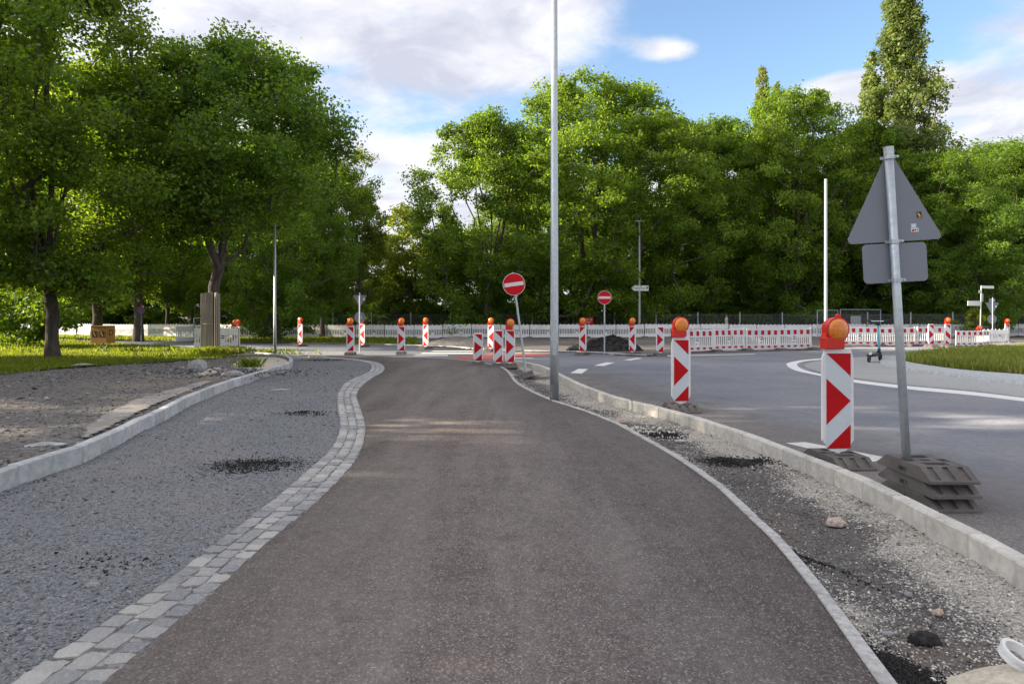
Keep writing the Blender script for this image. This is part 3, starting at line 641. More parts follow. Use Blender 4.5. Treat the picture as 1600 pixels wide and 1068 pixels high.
# ------------------------------------------------------------------ trees
def tree_parts(seed, H, R, base, lean=(0, 0), kind='round', clumps=150, per=330, leaf=.2, cr=1.1, trunk_r=.28, fork=.28, leafmat='leaf', barkmat='bark', squash=.62, stray=.12, gap=.0):
    """returns meshes (trunk, crown) of one tree standing at the origin"""
    rg_ = np.random.default_rng(seed)
    Hc = H-base; cen = []
    while len(cen) < clumps:
        u = rg_.uniform(0, 1); a = rg_.uniform(0, 2*PI)
        if kind == 'round': prof = math.sin(PI*min(1, (u*.86+.10)))**(.62 if clumps < 300 else .45)
        elif kind == 'poplar': prof = (math.sin(PI*min(1, (u*.9+.08)))**.5)*(1.22-1.02*u)
        else: prof = math.sqrt(max(0, 1-u))**.8*(.55+.45*min(1, u*4))
        lob = 1+.20*math.sin(3*a+seed)+.14*math.sin(5*a+2.1*seed+4*u)+.10*math.sin(9*u+seed)
        rr = R*prof*lob*(rg_.uniform(.0, 1)**.42)
        p = np.array([math.cos(a)*rr+lean[0]*u, math.sin(a)*rr+lean[1]*u, base+u*Hc+rg_.uniform(-.3, .3)])
        if gap and rg_.random() < gap and vnoise(p[0]*.5, p[2]*.5, seed) > .5: continue
        cen.append(p)
    cen = np.array(cen)
    # skeleton
    nodes = [np.array([0, 0, -.1])]; par = [-1]; fz_ = base+Hc*fork
    nt_ = 6 if kind != 'poplar' else 14; top = fz_ if kind != 'poplar' else H*.93
    for i in range(1, nt_+1):
        t = i/nt_; nodes.append(np.array([lean[0]*t**3*.4+rg_.normal(0, .04), lean[1]*t**3*.4+rg_.normal(0, .04), top*t])); par.append(len(nodes)-2)
    first = len(nodes)
    if kind != 'poplar':
        for k in range(7):
            a = 2*PI*k/7+rg_.uniform(-.4, .4); prev = rg_.integers(max(2, nt_-2), nt_+1); st = nodes[prev]; out = R*rg_.uniform(.15, .5) if k else .3
            end = np.array([st[0]+math.cos(a)*out+lean[0]*.5, st[1]+math.sin(a)*out+lean[1]*.5, base+Hc*rg_.uniform(.5, .85)])
            for j in range(1, 6):
                t = j/5; p = st+(end-st)*np.array([t**.75, t**.75, t])+rg_.normal(0, .12, 3); nodes.append(p); par.append(prev); prev = len(nodes)-1
    order = np.argsort(np.hypot(cen[:, 0], cen[:, 1])+.3*cen[:, 2]); tips = []
    for ci in order:
        c = cen[ci]; Nn = np.array(nodes); d = np.linalg.norm((Nn-c)*np.array([1, 1, .8]), axis=1)+np.where(Nn[:, 2] > c[2]-.1, 2.5, 0)+np.where(np.arange(len(Nn)) < 3, 6, 0)
        b = int(np.argmin(d)); st = nodes[b]; L_ = np.linalg.norm(c-st); ns = max(1, int(L_/1.1)); prev = b
        for j in range(1, ns+1):
            t = j/ns; p = st+(c-st)*t+np.array([0, 0, -.12*L_*math.sin(PI*t)*.5])+(rg_.normal(0, .07, 3) if j < ns else 0); nodes.append(p); par.append(prev); prev = len(nodes)-1
        tips.append(prev)
        for _ in range(3):          # twigs
            nodes.append(c+np.clip(rg_.normal(0, 1, 3), -1, 1)*np.array([cr, cr, cr*.5])*.5); par.append(prev)
    nodes = np.array(nodes); n = len(nodes); w = np.zeros(n); w[:] = .35
    for i in range(n-1, 0, -1): w[par[i]] += w[i]
    rad_ = np.maximum(.012, trunk_r*(w/w[0])**.46); rad_[0] = trunk_r*1.45; rad_[1] = trunk_r*1.02
    V, F = [], []
    for i in range(1, n):
        a, b = nodes[par[i]], nodes[i]; d = b-a; l = np.linalg.norm(d)
        if l < 1e-4: continue
        d /= l; u = np.cross(d, [0, 0, 1.]) if abs(d[2]) < .95 else np.cross(d, [1., 0, 0]); u /= np.linalg.norm(u); v = np.cross(d, u)
        k = 12 if i <= nt_ else (6 if rad_[i] > .05 else 4); ra = rad_[par[i]] if i <= nt_ else min(rad_[par[i]], rad_[i]*1.25); rb = rad_[i]; o = len(V)
        for pt, r_ in ((a-d*.0, ra), (b+d*r_*.3 if False else b+d*rb*.25, rb)):
            for q in range(k): V.append(pt+(u*math.cos(2*PI*q/k)+v*math.sin(2*PI*q/k))*r_)
        F += [(o+q, o+(q+1) % k, o+k+(q+1) % k, o+k+q) for q in range(k)]
    tm = mesh_np('trunk', np.array(V), np.array(F), M[barkmat], smooth=True)
    # leaves: each clump is a flattish spray of leaf-sized faces, thicker on its upper side
    K = per; m_ = clumps*K; size = rg_.uniform(.75, 1.3, clumps)*cr
    dirs = rg_.normal(0, 1, (clumps, K, 3)); dirs /= np.linalg.norm(dirs, axis=2, keepdims=True); rr = rg_.uniform(0, 1, (clumps, K, 1))**.45
    up = dirs[..., 2:3]; rr = rr*np.where(up < -.2, .75, 1)
    # sub-tufts
    tc_ = rg_.normal(0, 1, (clumps, 9, 3)); tc_ /= np.linalg.norm(tc_, axis=2, keepdims=True); tc_ *= .66
    pick = rg_.integers(0, 9, (clumps, K)); sub = np.take_along_axis(tc_, pick[..., None], 1)
    pos = np.where(rg_.random((clumps, K, 1)) < .72, sub+dirs*rr*.45, dirs*rr*1.0)
    pos = cen[:, None]+pos*size[:, None, None]*np.array([1, 1, squash if kind != 'poplar' else 1.25])
    stray_m = rg_.random((clumps, K, 1)) < stray; pos = np.where(stray_m, pos+np.clip(rg_.normal(0, .22, pos.shape), -.4, .4)*cr, pos)
    pos = pos.reshape(-1, 3)
    nrm = rg_.normal(0, .75, (m_, 3))+np.array([0, 0, .45])+(dirs.reshape(-1, 3))*.8; nrm /= np.linalg.norm(nrm, axis=1, keepdims=True)
    t1 = np.cross(nrm, rg_.normal(0, 1, (m_, 3))); t1 /= np.linalg.norm(t1, axis=1, keepdims=True); t2 = np.cross(nrm, t1)
    s = (leaf*rg_.uniform(.6, 1.25, m_))[:, None]
    q = np.stack([pos-t1*s*.5, pos+t2*s*.36-t1*s*.05+nrm*s*.08, pos+t1*s*.55, pos-t2*s*.36-t1*s*.05+nrm*s*.08], 1)
    cm = mesh_np('crown', q.reshape(-1, 3), np.arange(m_*4).reshape(-1, 4), M[leafmat])
    a = (tm.data, cm.data); bpy.data.objects.remove(tm); bpy.data.objects.remove(cm); return a
def put_tree(parts, name, label, loc, rz=0, sc=(1, 1, 1), group='trees', cat='tree'):
    t = thing(name, label, cat, loc, rz, group); t.scale = sc if isinstance(sc, tuple) else (sc, sc, sc)
    for nm, me in zip(('trunk', 'crown'), parts): link(bpy.data.objects.new(nm, me), t)
    return t
TP = {
 'near1': tree_parts(11, 15.5, 4.2, 2.4, (-.5, 0), clumps=230, per=420, leaf=.15, cr=1.15, trunk_r=.20, fork=.06, gap=.15),
 'near2': tree_parts(23, 11.7, 4.9, 4.9, (1.3, 0), clumps=210, per=460, leaf=.15, cr=1.12, trunk_r=.205, fork=-.14, gap=.15),
 'tall': tree_parts(31, 18, 5.0, 3.2, (0, .4), clumps=150, per=440, leaf=.19, cr=1.35, trunk_r=.27, fork=.30, gap=.4),
 'thin': tree_parts(37, 15, 3.0, 3.0, (0, 0), clumps=70, per=240, leaf=.2, cr=.9, trunk_r=.18, fork=.35, leafmat='leaf_light', gap=.7, stray=.3),
 'big': tree_parts(41, 20.8, 8.6, 1.2, (0, 0), clumps=330, per=430, leaf=.215, cr=1.4, trunk_r=.42, fork=.15),
 'broad': tree_parts(47, 19, 7.2, .9, (0, 0), clumps=250, per=430, leaf=.215, cr=1.4, trunk_r=.36, fork=.2),
 'lime': tree_parts(53, 11, 3.6, .5, (0, 0), clumps=85, per=300, leaf=.22, cr=1.05, trunk_r=.18, fork=.3, leafmat='leaf_light'),
 'pop1': tree_parts(61, 30, 4.6, 3, (-.9, 0), kind='poplar', clumps=300, per=230, leaf=.26, cr=.85, trunk_r=.45, leafmat='leaf_poplar', barkmat='bark2'),
 'pop2': tree_parts(67, 25, 1.9, 4, (0, 0), kind='poplar', clumps=90, per=230, leaf=.26, cr=.65, trunk_r=.28, leafmat='leaf_poplar', barkmat='bark2'),
 'shrub': tree_parts(71, 3.4, 2.2, .2, (0, 0), clumps=36, per=260, leaf=.17, cr=.75, trunk_r=.06, fork=.2),
 'yshrub': tree_parts(73, 2.8, 1.5, .2, (0, 0), clumps=16, per=220, leaf=.16, cr=.55, trunk_r=.05, fork=.2, leafmat='leaf_light'),
}
WP = 'wood floor'
def T(kind, name, label, px, s, H=None, rz=0, wx=1.0, z=.03, group=None, cat='tree'):
    h0 = {'near1': 15.5, 'near2': 11.7, 'tall': 18, 'thin': 15, 'big': 20.8, 'broad': 19, 'lime': 11, 'pop1': 30, 'pop2': 25, 'shrub': 3.4, 'yshrub': 2.8}[kind]
    k = (H or h0)/h0; return put_tree(TP[kind], name, label, P(px, s, z), rz, (k*wx, k*wx, k), group, cat)
ml, mr = 'trees on and behind the left lawn', 'trees behind the barriers at centre and right'
T('near1', 'maple_tree', 'forked slender maple standing alone on the lawn beside the orange box', 82, 44.5, 15.5, .6, 1, .15, ml)
T('near2', 'maple_tree', 'broad leaning maple rising out of the upright plank guard', 329, 38.5, 11.9, 0, 1, .12, ml)
T('tall', 'maple_tree', 'tall dark maple in whose shade the round no stopping sign stands', 216, 24.5, 16.8, 2.0, 1.0, .1, ml)
T('tall', 'maple_tree', 'tall maple between the lone forked maple and the no stopping sign, behind the white barriers', 150, 21, 19, 3.4, 1.1, .1, ml)
T('tall', 'maple_tree', 'bushy maple at the left edge of the picture beyond the lawn', 8, 26, 17.5, 4.4, 1.1, .1, ml)
T('broad', 'maple_tree', 'maple with a rounded top directly behind the plain slim lamp post on the left', 432, 25, 13.0, 1.2, .82, .1, ml)
T('tall', 'maple_tree', 'dark maple whose trunk shows between the slim lamp post and the left give way sign', 505, 22, 12.4, 5.4, .98, .1, ml)
T('thin', 'birch_tree', 'thin light tree at the right end of the left group, sky showing through it', 562, 21, 13.6, .5, .8, .1, ml)
T('lime', 'lime_tree', 'small dark tree standing free in the gap between the left and centre trees', 640, 18.5, 10.4, 1, 1, .03, mr)
T('lime', 'lime_tree', 'pale yellow green small tree deep in the gap left of centre', 585, 15, 9.5, 2, 1.1, .03, mr)
T('lime', 'lime_tree', 'low sunlit tree tucked under the left flank of the big centre tree', 695, 17.5, 9.2, 4, 1.05, .03, mr)
T('broad', 'maple_tree', 'left shoulder tree of the big centre group, with a branch reaching over the gap', 762, 20, 16.9, 2.2, .88, .03, mr)
T('big', 'maple_tree', 'largest centre maple, its top just right of the tall lamp post', 930, 19, 20.4, .4, 1.05, .03, mr)
T('broad', 'maple_tree', 'right shoulder tree of the big centre group, behind the arrow sign lamp post', 1040, 17.7, 18.8, 4.0, .85, .03, mr)
T('broad', 'maple_tree', 'sunny topped maple in the saddle right of the centre group', 1125, 16.5, 19.6, 5.1, .9, .03, mr)
T('big', 'maple_tree', 'wide round maple directly behind the headless pale lamp post', 1240, 17.8, 20.3, 2.6, .86, .03, mr)
T('broad', 'maple_tree', 'maple behind the big grey triangular sign', 1352, 17, 18.6, 1.5, .95, .03, mr)
T('broad', 'maple_tree', 'low spreading maple between the big triangular sign and the street name post', 1462, 19, 14.6, 3.0, .98, .03, mr)
T('broad', 'maple_tree', 'lower maple filling the slope above the street name post', 1530, 20, 11.0, 5.6, .9, .03, mr)
T('tall', 'maple_tree', 'rounded tree at the right edge of the picture, sky to its left', 1572, 14.5, 20.0, 1.0, 1.35, .03, mr)
T('broad', 'maple_tree', 'tree cut off by the right edge of the picture', 1680, 15, 19, 2.0, 1, .03, mr)
pg_ = 'poplars rising above the right trees'
T('pop2', 'poplar_tree', 'thin poplar spire above the saddle right of centre, taller of that pair', 1192, 13.5, 29.6, 0, 1, .03, pg_)
T('pop2', 'poplar_tree', 'thin poplar spire above the saddle right of centre, shorter of that pair', 1213, 13.2, 28.5, 2, .8, .03, pg_)
T('pop2', 'poplar_tree', 'narrow poplar close on the left of the tallest poplar', 1362, 17, 25.2, 1, 1.0, .03, pg_)
T('pop1', 'poplar_tree', 'tallest poplar, leaving the top of the picture above the big triangular sign', 1424, 17.5, 31.2, 0, 1.0, .03, pg_)
# the wood behind: trunks and crowns that nothing in the picture tells apart
bl = 'dark tree of the dense wood behind the front row of trees'
back = [(-60, 16, 19), (20, 15, 17), (100, 14.5, 18), (180, 15, 17), (262, 15.5, 15), (330, 14.5, 15.5), (400, 15, 14.5), (460, 14, 14), (530, 15.5, 9), (840, 14.5, 17), (960, 13.5, 18), (1090, 13, 17), (1185, 14, 17), (1300, 13.2, 18), (1400, 13.8, 17), (1500, 13, 16), (1600, 12.5, 20), (1690, 12, 21)]
for i, (px, s, h) in enumerate(back): T('tall' if i % 3 else 'broad', 'wood_tree', bl, px, s, h, i*1.3, 1.35, .03, 'trees of the wood behind')
stl = 'thin dark trunk with high crown just behind the long white barriers'
for i, (px, s, h) in enumerate([(262, 20, 12), (300, 18, 13), (385, 20, 12), (60, 19, 13), (120, 17, 13)]): T('tall', 'wood_tree', stl, px, s, h, i*2.3, .75, .05, 'slim trees on the edge of the left wood')
# undergrowth
sl_ = 'dark bush of the undergrowth behind the wire mesh fence'
for i in range(30):
    px = -40+i*58+random.uniform(-15, 15); s = random.uniform(15.5, 18.2)
    T('shrub', 'bush', sl_, px, s, random.uniform(2.8, 4.6), random.uniform(0, 6), 1.25, .03, 'undergrowth bushes', 'bush')
T('shrub', 'bush', 'leafy bush hanging over the lawn left of the lone forked maple', 22, 33, 3.9, 2, .95, .17, None, 'bush')
T('yshrub', 'bush', 'bright yellow green sapling behind the fence right of the tall lamp post', 892, 19.6, 3.2, 1, .6, .03, None, 'bush')
T('yshrub', 'bush', 'small bright bush behind the fence left of the tilted no entry sign', 797, 19.2, 1.9, 2, .8, .03, None, 'bush')
T('yshrub', 'bush', 'bright bush behind the fence below the gap, right of the left give way sign', 622, 18.8, 3.4, 3, 1.1, .03, None, 'bush')
T('yshrub', 'bush', 'yellow green bush behind the street name post', 1522, 22, 2.1, 3, .8, .03, None, 'bush')
# trees left of the picture whose shade covers the foreground
off = [(-17, 2.6, 'near1', 11, 1.1), (-17.5, -3.0, 'near1', 12, 1.1), (-20, 15.2, 'near1', 12.5, 1.0), (-19, 9.6, 'thin', 10.5, 1.1), (-27.5, 18, 'tall', 17, 1.1), (-26, 3.5, 'tall', 14.5, 1.1), (-38, 19.5, 'tall', 18, 1.1), (-36, 3, 'tall', 17, 1.1)]
KH = {'near1': 15.5, 'tall': 18, 'thin': 15}
for i, (x_, y_, kd, h, w_) in enumerate(off):
    put_tree(TP[kd], 'maple_tree', 'maple outside the left edge of the picture that shades the path', (x_, y_, .1), i*1.1, (w_, w_, h/KH[kd]), 'trees beside the picture on the left')

# ------------------------------------------------------------------ traffic furniture
def footplate_mesh():
    bm = BM(); prism(bm, [(-.41, 0), (.41, 0), (.41, .022), (.26, .115), (-.26, .115), (-.41, .022)], -.2, .2)
    me = bpy.data.meshes.new('footplate'); bm.to_mesh(me); bm.free(); o = link(bpy.data.objects.new('tmp', me))
    cb = BM()
    for sx in (-1, 1):
        for yy in (-.125, 0, .125):
            m_ = Matrix.Translation((sx*.345, yy, .10)) @ Matrix.Rotation(sx*math.atan2(.093, .15), 4, 'Y')
            box(cb, -.075, .075, -.024, .024, -.05, .03, m_)
    box(cb, .10, .20, -.10, .10, .065, .2); box(cb, -.20, -.10, -.10, .10, .065, .2); box(cb, -.05, .05, -.19, -.11, .06, .2); box(cb, -.05, .05, .11, .19, .06, .2)
    box(cb, -.06, .06, -.3, -.17, .02, .06); box(cb, -.06, .06, .17, .3, .02, .06); box(cb, -.03, .03, -.04, .04, .06, .2)
    bmesh.ops.recalc_face_normals(cb, faces=cb.faces)
    me2 = bpy.data.meshes.new('c'); cb.to_mesh(me2); cb.free(); c = link(bpy.data.objects.new('tmpc', me2))
    md = o.modifiers.new('b', 'BOOLEAN'); md.operation = 'DIFFERENCE'; md.object = c; md.solver = 'EXACT'; md.use_self = True
    bpy.context.view_layer.update(); ev = o.evaluated_get(bpy.context.evaluated_depsgraph_get()); out = bpy.data.meshes.new_from_object(ev)
    out.name = 'footplate'; out.materials.clear(); out.materials.append(M['rubber']); bpy.data.objects.remove(o); bpy.data.objects.remove(c); return out
FP = footplate_mesh()
def footplate(parent, z=0, rz=0, xy=(0, 0)):
    o = link(bpy.data.objects.new('footplate', FP), parent); o.location = (xy[0], xy[1], z); o.rotation_euler = (0, 0, rz); return o

def lamp_mesh(parent, x=0, z=1.12, yaw=0, knob=False, scale=1.12):
    lp = bpy.data.objects.new('warning_lamp', None)
    bm = BM(); Mx = Matrix.Translation((x, 0, z)) @ Matrix.Rotation(yaw, 4, 'Z') @ Matrix.Scale(scale, 4)
    box(bm, -.125, .075, -.055, .055, 0, .115)
    bmesh.ops.bevel(bm, geom=list(bm.edges), offset=.008, segments=1, affect='EDGES')
    # rounded housing behind the lens
    prism(bm, [(-.12, .11), (-.10, .17), (-.06, .245), (0, .285), (.06, .275), (.10, .22), (.10, .16), (.06, .11)], -.03, .05)
    disc(bm, (.01, .19), .118, -.045, .035); disc(bm, (.01, .19), .112, .035, .06)
    if knob: prism(bm, [(.035+.022*math.cos(k), .315+.025*math.sin(k)) for k in np.linspace(0, 2*PI, 10, endpoint=False)], -.02, .02)
    bm.transform(Mx); body = obj('lamp_housing', bm, M['red_plastic'], parent)
    bm = BM(); rings = []
    for i, (r_, d) in enumerate([(.104, -.0455), (.098, -.056), (.07, -.070), (.035, -.077), (.001, -.079)]):
        rings.append([bm.verts.new((.01+r_*math.cos(2*PI*k/28), d, .19+r_*math.sin(2*PI*k/28))) for k in range(28)])
    for a, b in zip(rings, rings[1:]):
        for k in range(28): bm.faces.new((a[k], a[(k+1) % 28], b[(k+1) % 28], b[k]))
    bm.transform(Mx); ln = obj('lens', bm, M['orange_lens'], body, smooth=True); bpy.data.objects.remove(lp)
def beacon(px, py, label, kind='right', yaw=0, lamp=None, h=1.0, z=0, w=.125, plate_rz=PI/2, knob=False, lean=0, lampx=0, grp='red and white guide beacons', plate=True, lampyaw=0, pos=None):
    t = thing('guide_beacon', label, 'guide beacon', pos or G(px, py, z), yaw, grp)
    if lean: t.rotation_euler = (0, lean, yaw)
    ow = w+.035; H_ = h; b0 = .16
    bm = BM(); prism(bm, [(0, b0-.045), (ow*.55, b0-.02), (ow, b0+.09), (ow, b0+H_-.06), (ow*.82, b0+H_+.045), (-ow*.82, b0+H_+.045), (-ow, b0+H_-.06), (-ow, b0+.09), (-ow*.55, b0-.02)], -.012, .028)
    obj('frame', bm, M['white_plastic'], t, bevel=.004)
    bm = BM(); tube(bm, [(0, .008, .02), (0, .008, b0)], .028, 8); obj('foot_post', bm, M['white_plastic'], t)
    bm = BM(); prism(bm, [(-w, b0), (w, b0), (w, b0+H_), (-w, b0+H_)], -.0155, -.0120); obj('reflective_sheet', bm, M['sheeting'], t)
    if kind in ('right', 'left'): polys = [[(0, 1), (1, 1), (1, .76)], [(0, .735), (1, .5), (0, .25)], [(0, 0), (1, .25), (1, 0)]]
    else: polys = [[(0, 1), (1, 1), (1, .80)], [(0, .72), (1, .47), (1, .22), (0, .47)], [(0, .22), (1, 0), (0, 0)]]
    for pl in polys:
        pts = [(((u if kind != 'left' else 1-u)*2-1)*w*.985, b0+v*H_*.995+.002) for u, v in pl]
        bm = BM(); prism(bm, pts, -.0185, -.0156); obj('red_marking', bm, M['red_sheeting'], t)
    if lamp: lamp_mesh(t, lampx, b0+H_+.045, lampyaw, knob)
    if plate: footplate(t, 0, plate_rz)
    return t
A_ = 'arrow pointing right'
beacon(1309, 723, 'nearest guide beacon with orange lamp, standing on the road left of the big triangular sign', yaw=.06, lamp=1, knob=True, lampx=-.035, plate_rz=PI/2, lampyaw=.10, h=1.04, w=.138)
beacon(1064, 641, 'second nearest guide beacon with orange lamp, on the road just beyond the right kerb', yaw=.12, lamp=1, lampx=-.02, h=1.04, w=.13)
beacon(1031.5, 556, 'unlit guide beacon just left of the red and white barriers', h=1.0)
beacon(988, 554.5, 'guide beacon with lamp seen nearly edge on, right of the small no entry sign', 'left', yaw=-.75, lamp=1, lampyaw=.5)
beacon(910.5, 554.5, 'guide beacon with lamp beside the black asphalt heap, right of the tall lamp post', 'left', yaw=-.55, lamp=1, lampyaw=.3)
beacon(797, 573.5, 'guide beacon with orange lamp just left of the tilted no entry sign', yaw=.1, lamp=1, h=.98)
beacon(778.5, 573.5, 'unlit guide beacon between its two neighbours at the end of the verge', h=.98, plate=True)
beacon(747, 571, 'leftmost unlit guide beacon of the three at the end of the verge', h=.86, z=0)
beacon(767, 548.5, 'guide beacon with lamp across the road, behind the three at the verge end', 'left', yaw=-.5, lamp=1, lampyaw=.3)
beacon(665, 545, 'guide beacon with lamp left of the gravel heap across the road', 'left', yaw=-.5, lamp=1, lampyaw=.3)
beacon(627, 553.5, 'guide beacon with orange lamp right of the left give way sign', yaw=.1, lamp=1)
beacon(566, 542, 'guide beacon with lamp partly behind the pole of the left give way sign', 'left', yaw=-.5, lamp=1)
beacon(547.5, 554, 'guide beacon with orange lamp left of the left give way sign', yaw=.1, lamp=1)
beacon(469, 541, 'guide beacon with lamp alone across the road right of the slim left lamp post', 'left', yaw=-.5, lamp=1)
beacon(367, 545.5, 'front one of two overlapping guide beacons beside the plank guard', yaw=.2, lamp=1, h=.9, plate=False)
beacon(371.5, 544.5, 'rear one of two overlapping guide beacons beside the plank guard', 'left', yaw=-.7, lamp=1, h=.9, plate=False)
beacon(1455, 542, 'unlit guide beacon with arrow at the right end of the red and white barriers', h=1.0)
beacon(1481, 542, 'guide beacon with slanting stripes and orange lamp beyond the grass island', 'stripe', lamp=1, h=1.0)
beacon(1574, 532, 'guide beacon furthest right, with an unlit looking lamp', lamp=1, h=.9)

# red and white barrier boards
def rw_barrier_master():
    t = thing('construction_barrier', 'x', 'barrier')
    bm = BM(); Wd, H_ = 1.96, 1.0; x0 = -Wd/2
    for x_ in (x0, Wd/2-.05): box(bm, x_, x_+.05, -.025, .025, .05, 1.05)
    box(bm, x0+.05, Wd/2-.05, -.02, .02, .97, 1.02); box(bm, x0+.05, Wd/2-.05, -.02, .02, .70, .735); box(bm, x0+.05, Wd/2-.05, -.02, .02, .27, .30); box(bm, x0+.05, Wd/2-.05, -.02, .02, .09, .12)
    obj('frame', bm, M['white_plastic'], t, bevel=.004)
    bm = BM(); box(bm, x0+.05, Wd/2-.05, -.012, .012, .735, .97); box(bm, x0+.05, Wd/2-.05, -.012, .012, .12, .27); obj('reflective_board', bm, M['sheeting'], t)
    bm = BM()
    for k in range(5):
        c = x0+.19+k*.39
        if k in (0, 4): c += 0
        box(bm, c-.09, c+.09, -.0165, -.0125, .75, .955); box(bm, c-.09, c+.09, -.0165, -.0125, .15, .24)
    stuff(obj('red_squares', bm, M['red_sheeting'], t))
    bm = BM()
    for k in range(15):
        c = x0+.11+k*.124
        if 6 <= k <= 7: continue
        box(bm, c-.022, c+.022, -.012, .012, .30, .70)
    stuff(obj('slats', bm, M['white_plastic'], t))
    bm = BM(); c = x0+.11+6.5*.124; box(bm, c-.1, c+.1, -.014, .014, .30, .70); e = obj('emblem_plate', bm, M['white_plastic'], t)
    bm = BM(); box(bm, c-.07, c+.07, -.018, -.0145, .62, .66); box(bm, c-.07, c+.07, -.018, -.0145, .52, .57); box(bm, c-.06, c-.01, -.018, -.0145, .36, .42); obj('emblem', bm, M['black'], e)
    for x_ in (x0+.02, Wd/2-.02): footplate(t, 0, PI/2, (x_, 0))
    return t
def white_barrier_master():
    t = thing('white_barrier', 'x', 'barrier')
    bm = BM(); Wd = 2.06; x0 = -Wd/2
    box(bm, x0, Wd/2, -.02, .02, .66, .98); box(bm, x0, Wd/2, -.02, .02, .06, .30)
    obj('panel', bm, M['white_plastic'], t, bevel=.004)
    bm = BM()
    for k in range(7):
        c = x0+.12+k*(Wd-.24)/6; prism(bm, [(c-.035, .98), (c+.035, .98), (c+.012, 1.05), (c-.012, 1.05)], -.015, .015)
    stuff(obj('pickets', bm, M['white_plastic'], t))
    bm = BM(); n_s = 17
    for k in range(n_s):
        c = x0+.06+k*(Wd-.12)/(n_s-1)
        if k in (10, 11): continue
        box(bm, c-.032, c+.032, -.014, .014, .30, .66)
    stuff(obj('slats', bm, M['white_plastic'], t))
    bm = BM(); c = x0+.06+10.5*(Wd-.12)/(n_s-1); box(bm, c-.11, c+.11, -.016, .016, .30, .66); e = obj('emblem_plate', bm, M['white_plastic'], t)
    bm = BM(); box(bm, c-.08, c+.08, -.02, -.0165, .58, .63); box(bm, c-.08, c+.08, -.02, -.0165, .48, .53); obj('emblem', bm, M['black'], e)
    bm = BM(); box(bm, Wd/2+.004, Wd/2+.04, -.02, .02, .02, 1.0); obj('end_post', bm, M['barrier_grey'], t)
    footplate(t, 0, PI/2, (Wd/2, 0)); return t
rw = rw_barrier_master(); wb = white_barrier_master(); used = {rw: 0, wb: 0}
def put(master, loc, rz, label, group, sc=1.0, tilt=0):
    o = master if not used[master] else copy_tree(master); used[master] = 1
    o.location = loc; o.rotation_euler = (tilt, 0, rz); o['label'] = label
    if sc != 1: o.scale = (sc, sc, sc)
    if group: o['group'] = group
    elif 'group' in o: del o['group']
    return o
ordn = ['first', 'second', 'third', 'fourth', 'fifth', 'sixth', 'seventh', 'eighth', 'ninth', 'tenth', 'eleventh', 'twelfth', 'thirteenth', 'fourteenth', 'fifteenth', 'sixteenth', 'seventeenth', 'eighteenth', 'nineteenth', 'twentieth'] + ['twenty-'+q for q in ('first', 'second', 'third', 'fourth', 'fifth', 'sixth', 'seventh', 'eighth', 'ninth')] + ['thirtieth'] + ['thirty-'+q for q in ('first', 'second', 'third', 'fourth', 'fifth', 'sixth', 'seventh', 'eighth', 'ninth')] + ['fortieth'] + ['forty-'+q for q in ('first', 'second', 'third', 'fourth', 'fifth', 'sixth', 'seventh', 'eighth', 'ninth')] + ['fiftieth'] + ['fifty-'+q for q in ('first', 'second', 'third', 'fourth', 'fifth', 'sixth', 'seventh', 'eighth', 'ninth')]
def run(master, pxs, step, lab, grp, wob=.02):
    c = resample(np.array([G2(*p) for p in pxs]), step)
    for i in range(len(c)-1):
        a, b = c[i], c[i+1]
        o = put(master, ((a[0]+b[0])/2, (a[1]+b[1])/2, random.uniform(-.03, .03)), math.atan2(b[1]-a[1], b[0]-a[0])+random.uniform(-wob, wob), lab(i), grp, 1.0, random.uniform(-.05, .05))
        o.rotation_euler[1] = random.uniform(-.008, .008); o.scale = (float(np.hypot(*(b-a)))/(1.99 if master is rw else 2.11), 1, 1)
run(rw, [(1066, 551.5), (1117, 549.6), (1169, 548), (1218, 547), (1268, 546)], 2.0, lambda i: 'red and white barrier board, %s from the left in the row behind the second beacon' % ordn[i], 'front row of red and white barrier boards')
run(rw, [(1316, 541.8), (1373, 541.2), (1428, 540.8), (1483, 540)], 2.0, lambda i: 'red and white barrier board, %s from the left in the row behind the e-scooter' % ordn[i], 'right row of red and white barrier boards')
run(wb, [(-60, 521.5), (60, 524), (150, 526), (300, 528.5), (390, 530), (470, 529), (590, 529.8), (700, 528.3), (850, 528), (1000, 527.8), (1180, 527.4), (1400, 527), (1600, 526), (1760, 526)], 2.13, lambda i: 'white slatted barrier, %s from the left in the long row before the trees' % ordn[i], 'long row of white slatted barriers', .03)
put(wb, G(338, 544.5, .05), .05, 'white slatted barrier panel partly hidden behind the plank guard', None)
put(wb, G(297, 534, .0), 1.15, 'lone white barrier standing turned away on the side road left of the plank guard', None)
put(rw, G(1515, 541.5), .12, 'red and white barrier board standing skewed below the street name post', None, .82)
put(rw, G(1534.5, 540.5), .55, 'short turned barrier board with faded squares beside the skewed one', None, .8)
put(wb, G(1556, 535), .05, 'white slatted barrier at the foot of the right give way sign', None, .8)
t = thing('warning_lamp', 'toppled orange warning lamp on top of the skewed barrier boards', 'lamp', G(1528, 541)+Vector((0, 0, .86)), .2); t.rotation_euler = (0, .7, .2); lamp_mesh(t, 0, 0, 0, scale=1.0)

